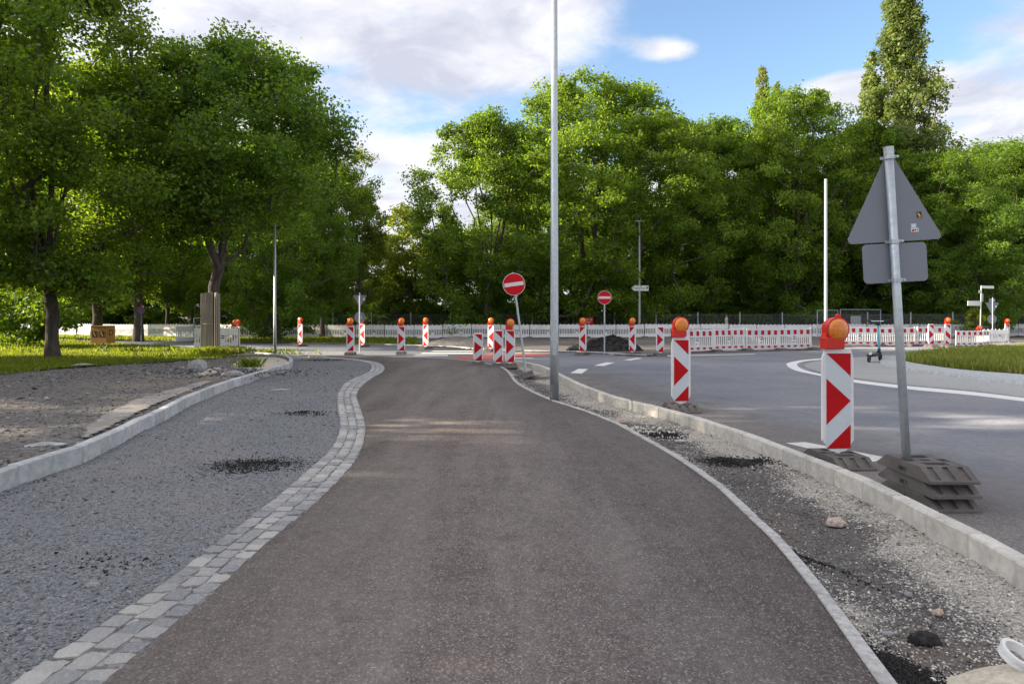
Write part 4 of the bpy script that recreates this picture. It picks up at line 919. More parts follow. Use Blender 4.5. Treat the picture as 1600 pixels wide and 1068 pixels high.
# signs
def sign_pole(t, h, r, m='galv', cap=True, z0=.02):
    bm = BM(); tube(bm, [(0, 0, z0), (0, 0, h)], r, 14); return obj('pole', bm, M[m], t, smooth=False)
def no_entry(px, py, h, r, label, z=0, lean=0, yaw=0, pr=.03, zc=None, plate=False):
    t = thing('no_entry_sign', label, 'traffic sign', G(px, py, z), 0, 'no entry signs'); t.rotation_euler = (0, lean, yaw)
    p = sign_pole(t, h, pr, cap=True); zc = zc or h-r-.06
    bm = BM(); disc(bm, (0, zc), r, -.045, -.04, 40); d = obj('sign_disc', bm, M['sign_white'], t)
    bm = BM(); disc(bm, (0, zc), r*.955, -.0475, -.0455, 40); obj('red_face', bm, M['sign_red'], d)
    bm = BM(); box(bm, -r*.86, r*.86, -.0505, -.048, zc-r*.165, zc+r*.165); obj('white_bar', bm, M['sign_white'], d)
    bm = BM()
    for zz in (zc-r*.6, zc+r*.6): tube(bm, [(0, 0, zz-.02), (0, 0, zz+.02)], pr+.008, 12); box(bm, -.03, .03, -.04, 0, zz-.015, zz+.015)
    obj('clamp', bm, M['galv'], t)
    if plate: f_ = footplate(t, 0, PI/2); f_.rotation_euler = (lean, 0, PI/2)
    return t
no_entry(823, 588.5, 2.82, .30, 'larger round no entry sign, tilting left on its rubber foot beside the tall lamp post', lean=-.137, plate=True, z=-.02, zc=2.50)
no_entry(944.5, 554, 2.62, .285, 'smaller round no entry sign on an upright pole at the black asphalt heap', zc=2.38)
def tri_pts(c, side, inv=False, rr=.06):
    h = side*.866; v = [(-side/2, -h/3), (side/2, -h/3), (0, 2*h/3)]
    if inv: v = [(-a, -b) for a, b in v]
    out = []
    for i in range(3):
        a, b, d = (Vector(v[i-1]), Vector(v[i]), Vector(v[(i+1) % 3])); u = (a-b).normalized(); w = (d-b).normalized(); cc = b+(u+w).normalized()*rr*2
        s0 = b+u*rr*1.73; s1 = b+w*rr*1.73
        for q in (0, .25, .5, .75, 1):
            p = (1-q)*(s0-cc)+q*(s1-cc); p = cc+p.normalized()*rr; out.append((p.x+c[0], p.y+c[1]))
    return out
def rrect(cx, cz, w, h, r_):
    o = []
    for sx, sz, a0 in ((1, 1, 0), (-1, 1, PI/2), (-1, -1, PI), (1, -1, 1.5*PI)):
        for q in range(5): a = a0+q*PI/8; o.append((cx+sx*(w/2-r_)+r_*math.cos(a), cz+sz*(h/2-r_)+r_*math.sin(a)))
    return o
def plate(pts, name, parent, m='sign_back', y0=.045, y1=.048): bm = BM(); prism(bm, pts, y0, y1); return obj(name, bm, M[m], parent)
def clamps(t, zs, r):
    for z in zs:
        bm = BM(); tube(bm, [(0, 0, z-.018), (0, 0, z+.018)], r+.006, 14); box(bm, r, r+.03, -.012, .012, z-.012, z+.012); box(bm, -r-.02, r+.02, .03, .045, z-.012, z+.012)
        bmesh.ops.create_cone(bm, cap_ends=True, segments=8, radius1=.011, radius2=.011, depth=.05, matrix=Matrix.Translation((r+.028, 0, z)) @ Matrix.Rotation(PI/2, 4, 'X')); obj('clamp', bm, M['galv'], t)
base = P(1420, 178, 0)
t = thing('warning_sign_back', 'large triangular sign back over a rectangular plate, set in three stacked rubber feet', 'traffic sign', base, 0); LEAN = -.058
pole_e = bpy.data.objects.new('post', None)
bm = BM(); tube(bm, [(0, 0, .06), (0, 0, 3.06)], .036, 16); pl = obj('pole', bm, M['galv'], t, smooth=True); pl.rotation_euler = (0, LEAN, 0)
bm = BM(); tube(bm, [(0, 0, 3.02), (0, 0, 3.09)], .043, 8); cp = obj('pole_cap', bm, M['galv'], t, bevel=.004); cp.rotation_euler = (0, LEAN, 0)
zt = 2.535; yawp = Matrix.Rotation(.12, 4, 'Z')
tr = plate([(a+.005, b) for a, b in tri_pts((.07, zt), .945, rr=.035)], 'triangle_plate', t); tr.data.transform(yawp); tr.rotation_euler = (0, LEAN-.012, 0)
rp = plate(rrect(.035, 2.075, .615, .345, .04), 'rectangle_plate', t); rp.data.transform(yawp); rp.rotation_euler = (0, LEAN, 0)
for nm, cx, cz, w_, h_, mm, marks in (('sticker', .322, 2.485, .048, .058, 'black', [('yellow', [(-.016, .02), (-.004, .018), (.016, -.008), (.006, -.02), (-.012, .002)]), ('yellow', [(-.02, -.024), (.02, -.024), (.02, -.02), (-.02, -.02)])]),
                              ('sticker', .262, 2.392, .05, .038, 'lightblue', [('sign_white', [(-.015, -.01), (.015, -.01), (.015, .01), (-.015, .01)])]),
                              ('sticker', .270, 2.354, .074, .034, 'sign_white', [('sign_red', [(-.032, -.012), (-.004, -.012), (-.008, .006), (-.02, .010), (-.03, 0)]), ('black', [(-.002, -.002), (.008, -.01), (.01, .008), (-.002, .01)]), ('dark_sleeve', [(.018, -.008), (.03, -.006), (.026, .008), (.018, .006)])])):
    s_ = plate([(cx-w_/2, cz-h_/2), (cx+w_/2, cz-h_/2), (cx+w_/2, cz+h_/2), (cx-w_/2, cz+h_/2)], nm, tr, mm, .0435, .0448); s_.data.transform(yawp)
    for q, pp in marks:
        bm = BM(); prism(bm, [(a+cx, b+cz) for a, b in pp], .0425, .0434); bm.transform(yawp); bmo = obj('print', bm, M[q], tr)
cl0 = len(t.children); clamps(t, [3.0, 2.26, 1.92], .036)
for c in t.children:
    if c.name.startswith('clamp'): c.rotation_euler = (0, LEAN, 0)
for k, (a, b) in enumerate([(0, 0), (.01, .004), (-.005, .0)]): footplate(t, k*.118, PI/2+.03-.02*k, (.12+a, -.05+b))

def back_sign(px, py, label, s_h, parts, r=.028, grp=None, z=0, lean=0):
    t = thing('traffic_sign_back', label, 'traffic sign', G(px, py, z), 0, grp); t.rotation_euler = (0, lean, 0); sign_pole(t, s_h, r)
    for kind, cz, sz in parts:
        if kind == 'inv': q = plate(tri_pts((0, cz), sz, True, .04), 'triangle_plate', t)
        elif kind == 'disc': q = plate([(sz*math.cos(a), cz+sz*math.sin(a)) for a in np.linspace(0, 2*PI, 32, endpoint=False)], 'disc_plate', t)
        else: q = plate(rrect(0, cz, sz, sz*.6, .03), 'square_plate', t)
        bm = BM(); box(bm, sz*.22, sz*.33, .0425, .0448, cz-.05, cz+.06); obj('sticker', bm, M['sign_white'], q)
    return t
back_sign(562, 551.5, 'left give way sign and round sign seen from behind on one thin pole', 2.62, [('inv', 2.34, .64), ('disc', 1.55, .245)])
back_sign(1551, 533, 'right give way sign with square and round plates seen from behind', 2.80, [('sq', 2.62, .40), ('inv', 2.22, .9), ('disc', 1.42, .30)], grp=None)

def lamp_post(px, s, h, r0, r1, label, z=0, sleeve=.4, head=None, mat_='galv', name='lamp_post'):
    t = thing(name, label, 'lamp post', P(px, s, z), 0, 'lamp posts')
    bm = BM(); tube(bm, [(0, 0, sleeve), (0, 0, 1.2), (0, 0, h)], [r0, r0*.97, r1], 20); obj('pole', bm, M[mat_], t, smooth=True)
    bm = BM(); tube(bm, [(0, 0, -.2), (0, 0, sleeve+.004)], r0+.004, 20); obj('base_sleeve', bm, M['dark_sleeve'], t, smooth=True)
    if sleeve > .3:
        bm = BM(); box(bm, -.035, .035, -r0-.010, -r0+.02, .9, 1.22); obj('service_door', bm, M[mat_], t, bevel=.003)
        bm = BM(); bmesh.ops.create_cone(bm, cap_ends=True, segments=8, radius1=.008, radius2=.008, depth=.02, matrix=Matrix.Translation((.012, -r0-.004, 1.55)) @ Matrix.Rotation(PI/2, 4, 'X')); obj('bolt', bm, M['dark_sleeve'], t)
    if head == 'flat':
        bm = BM(); box(bm, -.34, .34, -.12, .12, h, h+.07); obj('lamp_head', bm, M['galv_far'], t, bevel=.01)
    return t
lamp_post(866.2, 83.3, 9.6, .080, .050, 'tall galvanised lamp post in the verge, cut by the top edge of the picture', -.03, .36)
lamp_post(429.5, 38, 5.5, .062, .040, 'plain slim lamp post at the corner of the left kerb end', .05, .28)
t = lamp_post(999, 21, 8.6, .09, .06, 'distant lamp post with flat head and a white arrow sign, behind the white barriers', .03, .3, 'flat', 'galv_far')
bm = BM(); prism(bm, [(-.62, 3.66), (-.42, 3.86), (.66, 3.86), (.66, 3.46), (-.42, 3.46)], -.13, -.10); asn = obj('arrow_sign', bm, M['sign_white'], t)
def text(s, size, x, z, y, parent, m, name='lettering', align='CENTER'):
    cu = bpy.data.curves.new(name, 'FONT'); cu.body = s; cu.size = size; cu.align_x = align; cu.align_y = 'CENTER'; cu.extrude = .0008
    o = bpy.data.objects.new(name, cu); link(o); bpy.context.view_layer.update()
    me = bpy.data.meshes.new_from_object(o.evaluated_get(bpy.context.evaluated_depsgraph_get())); bpy.data.objects.remove(o)
    me.transform(Matrix.Translation((x, y, z)) @ Matrix.Rotation(PI/2, 4, 'X')); me.materials.clear(); me.materials.append(M[m]); return link(bpy.data.objects.new(name, me), parent)
text('Krankenhaus', .19, -.03, 3.66, -.132, asn, 'dark_sleeve'); bm = BM(); box(bm, .50, .60, -.1325, -.1305, 3.60, 3.78); obj('symbol', bm, M['blue_print'], asn)
lamp_post(1290.3, 32, 8.3, .082, .068, 'pale lamp post without a head behind the nearest beacon, right of centre', 0, .3, mat_='galv')

# street name post
t = thing('street_name_post', 'grey post with two street name arms beyond the roundabout island', 'sign post', P(1531.5, 24, 0)); t.rotation_euler = (0, .02, 0)
sign_pole(t, 3.6, .035)
bm = BM(); box(bm, .02, .82, -.015, .015, 3.42, 3.60); obj('name_arm', bm, M['sign_white'], t)
bm = BM(); box(bm, -.86, -.05, -.02, .02, 2.28, 2.60); obj('name_arm', bm, M['sign_white'], t)
bm = BM(); box(bm, -.14, .0, -.02, .02, 3.12, 3.30); box(bm, .03, .14, -.015, .015, 2.55, 3.08); obj('small_plate', bm, M['galv_far'], t)

# no stopping sign by the left wood
t = thing('no_stopping_sign', 'small round red and blue no stopping sign on a dark pole before the left wood', 'traffic sign', P(221.5, 25.5, 0)); sign_pole(t, 2.35, .05, 'dark_sleeve')
bm = BM(); disc(bm, (0, 1.98), .23, -.058, -.052); d = obj('sign_disc', bm, M['dark_red'], t)
bm = BM(); disc(bm, (0, 1.98), .17, -.061, -.0585); obj('blue_face', bm, M['blue_print'], d)
bm = BM(); 
for a in (PI/4, -PI/4): box(bm, -.17, .17, -.0640, -.0615 if a > 0 else -.0622, -.022, .022, Matrix.Translation((0, 0, 1.98)) @ Matrix.Rotation(a, 4, 'Y'))
obj('red_cross', bm, M['dark_red'], d)

# wire mesh fence
def mesh_fence():
    t = thing('wire_mesh_fence', 'long grey wire mesh fence on thin posts behind the white barriers', 'fence')
    c = resample(np.array([P(520, 19.6)[:2], P(780, 20.2)[:2], P(1000, 20.2)[:2], P(1420, 20.6)[:2], P(1620, 20.6)[:2]]), 3.28)
    bmw = BM(); box(bmw, -1.64, 1.64, -.006, .006, 1.74, 1.75)
    for k in range(33): box(bmw, -1.62+k*.1, -1.612+k*.1, -.004, .004, .05, 1.76)
    for k in range(8): box(bmw, -1.62, 1.62, .005, .011, .1+k*.22, .108+k*.22)
    me = bpy.data.meshes.new('wire_panel'); bmw.to_mesh(me); bmw.free(); me.materials.append(M['barrier_grey'])
    bmp = BM(); box(bmp, -.032, .032, -.032, .032, 0, 1.92); mp = bpy.data.meshes.new('post'); bmp.to_mesh(mp); bmp.free(); mp.materials.append(M['galv_far'])
    for i in range(len(c)):
        o = link(bpy.data.objects.new('post', mp), t); o.location = (c[i][0], c[i][1], 0)
        if i < len(c)-1:
            o = link(bpy.data.objects.new('wire_panel', me), t); o.location = ((c[i][0]+c[i+1][0])/2, (c[i][1]+c[i+1][1])/2, 0); o.rotation_euler = (0, 0, math.atan2(c[i+1][1]-c[i][1], c[i+1][0]-c[i][0]))
mesh_fence()
def site_fence(px0, s0, px1, s1, h, label):
    a, b = P(px0, s0), P(px1, s1); d = b-a; L_ = d.length
    t = thing('site_fence_panel', label, 'fence panel', a, math.atan2(d.y, d.x), 'mobile site fence panels')
    bm = BM()
    tube(bm, [(0, 0, .03), (0, 0, h)], .024, 8); tube(bm, [(L_, 0, .03), (L_, 0, h)], .024, 8); tube(bm, [(0, 0, h), (L_, 0, h)], .02, 8); tube(bm, [(0, 0, .2), (L_, 0, .2)], .02, 8); obj('frame', bm, M['galv'], t)
    bm = BM()
    for k in range(int(L_/.1)): box(bm, k*.1+.05, k*.1+.055, -.003, .003, .2, h)
    for k in range(9): box(bm, 0, L_, .003, .007, .3+k*.2, .305+k*.2)
    obj('wire_mesh', bm, M['barrier_grey'], t)
site_fence(1277, 21.3, 1309, 21, 2.05, 'mobile site fence panel left of the headless pale lamp post')
site_fence(1313, 21.3, 1376, 20.9, 2.1, 'mobile site fence panel between the nearest beacon and the e-scooter')
site_fence(303, 25, 330, 25.2, 1.5, 'low site fence panel half hidden behind the plank guard')
t = thing('grey_board', 'grey board leaning behind the site fence, left of the e-scooter', 'board', P(1337, 20.3, 0)); bm = BM(); box(bm, -.40, .40, -.02, .02, .05, 1.62); obj('board', bm, M['galv_far'], t, bevel=.005)

# red banner board
t = thing('red_notice_board', 'small red board with white lettering behind the barriers, left of the small no entry sign', 'board', P(919.5, 20.8, 0))
bm = BM(); box(bm, -.34, .34, -.01, .01, 1.02, 1.55); b_ = obj('board', bm, M['sign_red'], t); bm = BM(); box(bm, -.03, .03, .011, .04, 0, 1.2); obj('post', bm, M['galv_far'], t)
text('HEISS', .24, 0, 1.36, -.013, b_, 'sign_white'); text('HEISS', .14, 0, 1.16, -.013, b_, 'sign_white')

# tree guard of planks
g0 = G(329, 552.5, .1)
t = thing('tree_guard', 'upright weathered planks standing around the trunk of the leaning maple', 'tree guard', g0, 0)
for k, (x_, y_, rz, w_, h_) in enumerate([(-.245, -.16, .25, .17, 2.42), (-.02, -.23, .02, .17, 2.44), (.13, -.22, -.04, .14, 2.46), (.265, -.15, -.9, .22, 2.44), (-.33, .0, 1.45, .18, 2.40), (.30, .05, -1.6, .2, 2.42), (-.1, .25, 0, .2, 2.4), (.12, .26, 0, .2, 2.42)]):
    bm = BM(); box(bm, -w_/2, w_/2, -.022, .022, -.05, h_); o = obj('plank', bm, M['plank'], t, bevel=.004); o.location = (x_, y_, 0); o.rotation_euler = (random.uniform(-.012, .012), random.uniform(-.012, .012), rz)
bm = BM(); tube(bm, [(.32*math.cos(a), .27*math.sin(a), 1.2) for a in np.linspace(0, 2*PI, 17)], .006, 5, False); obj('binding_wire', bm, M['galv'], t)

# orange box on stand
g0 = P(161, 38.5, .18)
t = thing('orange_wooden_box', 'orange wooden box with dark square openings on a folding stand in the lawn', 'box', g0, -.06)
bm = BM(); box(bm, -.33, .33, -.28, .28, .34, 1.02); bx_ = obj('box_body', bm, M['osb'], t, bevel=.006)
bm = BM(); box(bm, -.40, .35, -.31, .30, 1.022, 1.045); obj('lid', bm, M['osb'], t)
for x_ in (-.17, .14):
    bm = BM(); box(bm, x_-.10, x_+.10, -.286, -.281, .58, .84); w_ = obj('window', bm, M['black'], t)
    bm = BM(); prism(bm, [(x_-.06, .80), (x_-.02, .80), (x_+.07, .62), (x_+.03, .62)], -.290, -.2865); obj('print', bm, M['yellow'], w_)
bm = BM(); box(bm, .331, .336, -.10, .10, .66, .88); w_ = obj('window', bm, M['black'], t)
bm = BM(); box(bm, .3365, .340, -.04, .03, .70, .84); obj('print', bm, M['yellow'], w_)
for y_ in (-.2, .2):
    bm = BM(); tube(bm, [(-.22, y_, 0), (.18, y_, .34)], .012, 6); obj('leg', bm, M['black'], t)
    bm = BM(); tube(bm, [(.22, y_+.03, 0), (-.18, y_+.03, .34)], .012, 6); obj('leg', bm, M['black'], t)

# white bicycle hoop on the far left
t = thing('bicycle_hoop', 'white bent metal hoop in the tall grass at the left edge', 'bicycle rack', P(9, 31, .15)); bm = BM()
tube(bm, [(-.17, 0, 0), (-.16, 0, .4), (-.1, 0, .62), (0, 0, .7), (.1, 0, .62), (.16, .1, .4), (.17, .15, 0)], .022, 8); obj('hoop', bm, M['white_plastic'], t, smooth=True)

# e-scooter
t = thing('e_scooter', 'light blue and black e-scooter parked on the paved edge of the roundabout island', 'scooter', P(1358, 45.8, .035), .75); t.scale = (1.12, 1.12, 1.16)
def wheel(x_, col='black', nm='wheel'):
    bm = BM(); 
    ring = [(x_+.10*math.cos(a), 0, .115+.10*math.sin(a)) for a in np.linspace(0, 2*PI, 25)]; tube(bm, ring, .026, 8, False); w = obj('wheel', bm, M['black'], t, smooth=True)
    bm = BM(); disc(bm, (x_, .115), .08, -.012, .012, 20); obj('rim', bm, M[col], w); return w
wheel(0, 'dark_red'); wheel(.93)
bm = BM(); prism(bm, [(.10, .16), (.70, .16), (.80, .22), (.80, .27), (.70, .21), (.08, .22)], -.085, .085); obj('deck', bm, M['black'], t, bevel=.008)
bm = BM(); tube(bm, [(.90, 0, .20), (.84, 0, .35), (.74, 0, 1.18)], [.035, .04, .028], 12); obj('stem', bm, M['teal'], t, smooth=True)
bm = BM(); tube(bm, [(.93, 0, .115), (.90, 0, .26)], .03, 8); tube(bm, [(.80, 0, .28), (.84, 0, .36)], .05, 8); obj('fork', bm, M['black'], t)
bm = BM(); tube(bm, [(.70, -.30, 1.22), (.74, -.1, 1.2), (.74, .1, 1.2), (.70, .30, 1.22)], .016, 8); hb = obj('handlebar', bm, M['galv'], t)
for s_ in (-1, 1): bm = BM(); tube(bm, [(.70, s_*.19, 1.215), (.695, s_*.31, 1.225)], .021, 8); obj('grip', bm, M['black'], hb)
bm = BM(); box(bm, .70, .80, -.06, .06, 1.08, 1.20); obj('display', bm, M['black'], t, bevel=.012)
bm = BM(); box(bm, .12, .62, -.06, .06, .212, .25); tube(bm, [(.02, -.03, .245), (.12, -.03, .26)], .02, 6); obj('battery_pack', bm, M['dark_sleeve'], t, bevel=.01)
bm = BM(); prism(bm, [(-.11, .20), (-.02, .25), (.12, .23), (.12, .21), (-.02, .228), (-.10, .18)], -.045, .045); obj('rear_fender', bm, M['black'], t)
bm = BM(); tube(bm, [(.40, -.03, .17), (.42, -.17, .0)], .01, 6); obj('kickstand', bm, M['galv'], t)
bm = BM(); disc(bm, (0, 0), .045, -.01, .01, 12); bm.transform(Matrix.Translation((-.06, -.06, .26)) @ Matrix.Rotation(PI/2, 4, 'Z')); obj('rear_light', bm, M['sign_white'], t)

# person behind the fence
def person():
    t = thing('person', 'person in a white jacket with reddish brown hair walking behind the wire mesh fence', 'person', P(1135, 20.0, .03), -.6)
    V = [(0, 0, .95), (0, 0, 1.12), (0, 0, 1.32), (0, 0, 1.44), (0, 0, 1.50), (.01, 0, 1.58), (.01, 0, 1.68),
         (0, .17, 1.40), (-.02, .23, 1.14), (.08, .24, .92), (.10, .24, .84), (0, -.17, 1.40), (.0, -.23, 1.14), (-.02, -.23, .90), (-.02, -.23, .82),
         (0, .09, .88), (.10, .10, .50), (.06, .10, .08), (.17, .10, .03), (0, -.09, .88), (-.05, -.10, .50), (-.18, -.10, .10), (-.08, -.10, .03)]
    E = [(0, 1), (1, 2), (2, 3), (3, 4), (4, 5), (5, 6), (3, 7), (7, 8), (8, 9), (9, 10), (3, 11), (11, 12), (12, 13), (13, 14), (0, 15), (15, 16), (16, 17), (17, 18), (0, 19), (19, 20), (20, 21), (21, 22)]
    R_ = [.14, .14, .16, .12, .055, .095, .085, .075, .055, .042, .035, .075, .055, .042, .035, .10, .065, .045, .04, .10, .065, .045, .04]
    me = bpy.data.meshes.new('body'); me.from_pydata(V, E, []); o = link(bpy.data.objects.new('body', me))
    md = o.modifiers.new('s', 'SKIN'); sv = me.skin_vertices[0].data
    for i, r_ in enumerate(R_): sv[i].radius = (r_*.8, r_); sv[i].use_root = (i == 0)
    o.modifiers.new('u', 'SUBSURF').levels = 2; bpy.context.view_layer.update()
    m2 = bpy.data.meshes.new_from_object(o.evaluated_get(bpy.context.evaluated_depsgraph_get())); bpy.data.objects.remove(o)
    m2.materials.clear()
    for q in ('skin', 'white_cloth', 'dark_cloth'): m2.materials.append(M[q])
    for p in m2.polygons: z = p.center.z; p.material_index = 0 if (z > 1.50 or (z < .90 and abs(p.center.y) > .19)) else (1 if z > .93 else 2); p.use_smooth = True
    link(bpy.data.objects.new('body', m2), t)
    bm = BM(); bmesh.ops.create_icosphere(bm, subdivisions=2, radius=.105, matrix=Matrix.Translation((-.005, 0, 1.675)))
    for v in bm.verts:
        if v.co.x > .06 and v.co.z < 1.70: v.co.x = .05
    obj('hair', bm, M['hair'], t, smooth=True)
    bm = BM(); bmesh.ops.create_cone(bm, segments=6, radius1=.018, radius2=.008, depth=.04, matrix=Matrix.Translation((.115, 0, 1.62)) @ Matrix.Rotation(PI/2, 4, 'Y')); obj('nose', bm, M['skin'], t)
M['skin'] = plain('skin', (.45, .26, .19), .6); M['white_cloth'] = plain('white_cloth', (.70, .70, .70), .9); M['dark_cloth'] = plain('dark_cloth', (.03, .035, .05), .9); M['hair'] = plain('reddish_hair', (.09, .03, .02), .7)
person()

# ------------------------------------------------------------------ heaps, rubble, litter
def heap(name, label, cx, cy, rx, ry, h, m, seed, cell=.08, z0=.0, cat='heap', rough=.25):
    def z(x, y):
        d = ((x-cx)/rx)**2+((y-cy)/ry)**2; s_ = np.maximum(0, 1-d*(1+.5*fbm(x, y, 1.2/rx, 3, seed)))
        return z0-.04+h*s_**.8*(1+rough*fbm(x, y, 2.5/rx, 4, seed+1))+.04*rough*fbm(x, y, 6, 3, seed+2)*s_
    po = [(cx+rx*1.15*math.cos(a), cy+ry*1.15*math.sin(a)) for a in np.linspace(0, 2*PI, 40, endpoint=False)]
    o = terrain(name, po, cell, z, m); tag(o, label, cat); return o, z
q = G(722, 542); hp, hz_ = heap('gravel_heap', 'low heap of brownish gravel across the road, behind the small unlit beacons', q.x, 37.0, 2.6, 1.5, .52, M['earth'], 81, .1, 0)
q = G(953, 552); hb_, bz = heap('asphalt_heap', 'black heap of broken asphalt behind the small no entry sign', q.x, 31.2, 1.95, 1.0, .62, M['black_pile'], 83, .07, .0, rough=.6)
x, y = scatter([(q.x-2.0, 30.1), (q.x+2.0, 30.1), (q.x+2.0, 32.2), (q.x-2.0, 32.2)], 900, 99, 1, None, lambda x, y: np.clip(1-((x-q.x)/1.9)**2-((y-31.2)/1.0)**2, 0, 1))
r = rng.uniform(.02, .07, len(x)); o = stones('asphalt_lumps', x, y, bz(x, y)+r*.2, r, M['chips_dark'], .8, hb_); stuff(o)
def crumbs(name, label, px, py, z, n, sx, sy, r0, r1, m='chips_dark', zf=None, ang=0):
    c = G(px, py, z); a = rng.normal(0, 1, n)*sx; b = rng.normal(0, 1, n)*sy; x = c.x+a*math.cos(ang)-b*math.sin(ang); y = c.y+a*math.sin(ang)+b*math.cos(ang); r = rng.uniform(r0, r1, n)*rng.uniform(.5, 1, n)
    zz = zf(x, y) if zf else np.full(n, z); pile = .03*np.exp(-(a/sx)**2-(b/sy)**2) if n > 200 else 0
    o = stones(name, x, y, zz+pile+r*.25, r, M[m], .7); return stuff(tag(o, label, 'debris'))
crumbs('asphalt_crumbs', 'patch of black asphalt crumbs on the gravel bed near the cobbles', 398, 728, 0, 2000, .27, .20, .004, .015, zf=gz)
crumbs('asphalt_crumbs', 'small scatter of black crumbs on the gravel bed further up', 478, 647, 0, 260, .22, .16, .01, .022, zf=gz)
crumbs('asphalt_crumbs', 'few black lumps on the gravel bed at the lower left', 168, 882, 0, 90, .22, .10, .006, .018, zf=gz)
crumbs('asphalt_crumbs', 'black crumbs spilled along the path edging at the bottom of the picture', 1405, 1052, -.04, 3200, .09, .16, .004, .013, zf=vz2, ang=.45)
crumbs('asphalt_crumbs', 'dark crumbs in a small heap in the middle of the right verge', 1152, 722, -.04, 1500, .20, .12, .008, .022, zf=vz2)
crumbs('asphalt_crumbs', 'dark crumbs in the verge just right of the tall lamp post', 1035, 678, -.04, 420, .16, .12, .01, .028, zf=vz2)
crumbs('asphalt_crumbs', 'line of black crumbs beside the path edging half way up the verge', 1262, 880, -.04, 420, .035, .26, .004, .012, zf=vz2, ang=.55)
crumbs('rubble_stones', 'grey and pale rubble in the verge right of the tall lamp post', 1000, 672, -.04, 420, .45, .25, .012, .035, 'chips_white', zf=vz2, ang=-.6)
crumbs('rubble_stones', 'rubble and clods on the bank left of the kerb end', 345, 580, .17, 700, 1.1, .8, .02, .08, 'chips_grey', zf=lz)
crumbs('rubble_stones', 'rubble scattered at the far end of the gravel bed', 500, 563, .0, 160, .6, .22, .01, .03, 'chips_grey')
crumbs('asphalt_crumbs', 'black crumbs at the far end of the gravel bed', 505, 563, .0, 260, .55, .22, .01, .035)
def rockobj(label, px, py, z, sx, sy, sz, m, rz=0, name='stone', cat='stone', sub=3, seed=0):
    bm = BM(); bmesh.ops.create_icosphere(bm, subdivisions=sub, radius=1)
    rs = np.random.default_rng(seed+int(px))
    for v in bm.verts:
        c = v.co.copy(); k = 1+.35*float(fbm(c.x*1.3+px, c.y*1.3+c.z*.9, 1.1, 3, seed))+.22*float(fbm(c.x*2+c.z*2+px, c.y*2-c.z*1.7, 2.6, 2, seed+3)); v.co = Vector((c.x*sx*k, c.y*sy*k, max(-.35, c.z)*sz*k))
    o = obj(name, bm, M[m], None); o.location = G(px, py, z)+Vector((0, 0, sz*.25)); o.rotation_euler = (0, 0, rz); return tag(o, label, cat)
M['pink_stone'] = rock('reddish_stone', [(.34, .24, .19), (.44, .33, .27), (.52, .42, .36), (.58, .50, .45)], 30, .004, .4)
M['grey_stone'] = rock('grey_stone', [(.20, .20, .21), (.28, .28, .29), (.36, .36, .36), (.44, .43, .42)], 24, .004, .4)
rockobj('reddish stone with a nose, lying on the verge below the stacked rubber feet', 1307, 820, -.03, .075, .045, .045, 'pink_stone', -.3, seed=1)
rockobj('smaller pinkish stone low in the right verge', 1466, 958, -.03, .034, .02, .022, 'pink_stone', .1, seed=2)
rockobj('flat blue grey stone beside the path edging at lower right', 1386, 989, -.03, .032, .016, .010, 'grey_stone', -.2, seed=3)
rockobj('round dark stone in the middle of the verge', 1420, 930, -.03, .022, .02, .018, 'grey_stone', .1, seed=4)
rockobj('black lump of asphalt at lower right', 1447, 1003, -.05, .075, .045, .045, 'black_pile', -.25, 'asphalt_lump', 'asphalt lump', 3, 5)
rockobj('dark lump of asphalt in the upper verge', 1160, 726, -.03, .09, .07, .06, 'black_pile', 0, 'asphalt_lump', 'asphalt lump', 3, 6)
rockobj('pale stone block on the gravel bed at lower left', 143, 915, .0, .045, .028, .02, 'grey_stone', .2, seed=7)
rockobj('sandy block of concrete in the verge before the tall lamp post', 970, 660, -.03, .10, .07, .06, 'pink_stone', .2, 'rubble_block', 'rubble', 2, 8)
rockobj('grey boulder on the bank right of the lawn edge', 309, 578, .17, .26, .2, .24, 'grey_stone', .2, 'boulder', 'stone', 2, 9)
rockobj('flat grey boulder close to the kerb on the left bank', 366, 587, .17, .26, .16, .12, 'grey_stone', -.1, 'boulder', 'stone', 2, 10)
for i, (a, b) in enumerate([(316, 586), (322, 584), (334, 583), (341, 578), (328, 580), (350, 586)]): rockobj('pale broken concrete piece, one of a line on the left bank', a, b, .17, .10, .08, .06, 'sand', i, 'rubble_block', 'rubble', 1, 20+i)['group'] = 'pale broken concrete pieces on the left bank'
M['haunch'] = rock('dusty_haunching', [(.20, .18, .165), (.30, .27, .25), (.38, .35, .32), (.48, .45, .41)], 24, .01, .6, (.16, .14, .13), 1.6, .5, .62)
# pale concrete haunching along the left kerb and at the kerb end
def slab(name, label, pts, z, m, d=.05): o = sheet(name, smooth_curve([G2(*p, z) for p in pts]+[G2(*pts[0], z)], .15)[:-1], z, M[m], depth=d); return struct(o)
slab('concrete_apron', '', [(362, 570), (382, 558.5), (425, 557.5), (446, 561.5), (448, 567), (428, 573), (395, 577), (375, 573)], .178, 'sand', .1)
hl = offset(kerb_l, .12); 
def hz2(x, y): return .175+.012*fbm(x, y, 3, 3, 91)
hpoly = [G2(*p, .17) for p in [(128, 686), (150, 676), (175, 664), (235, 634), (330, 596), (318, 595), (280, 605), (212, 624), (196, 632), (165, 646), (138, 664)]]
struct(terrain('kerb_haunching', hpoly, .06, hz2, M['haunch']))
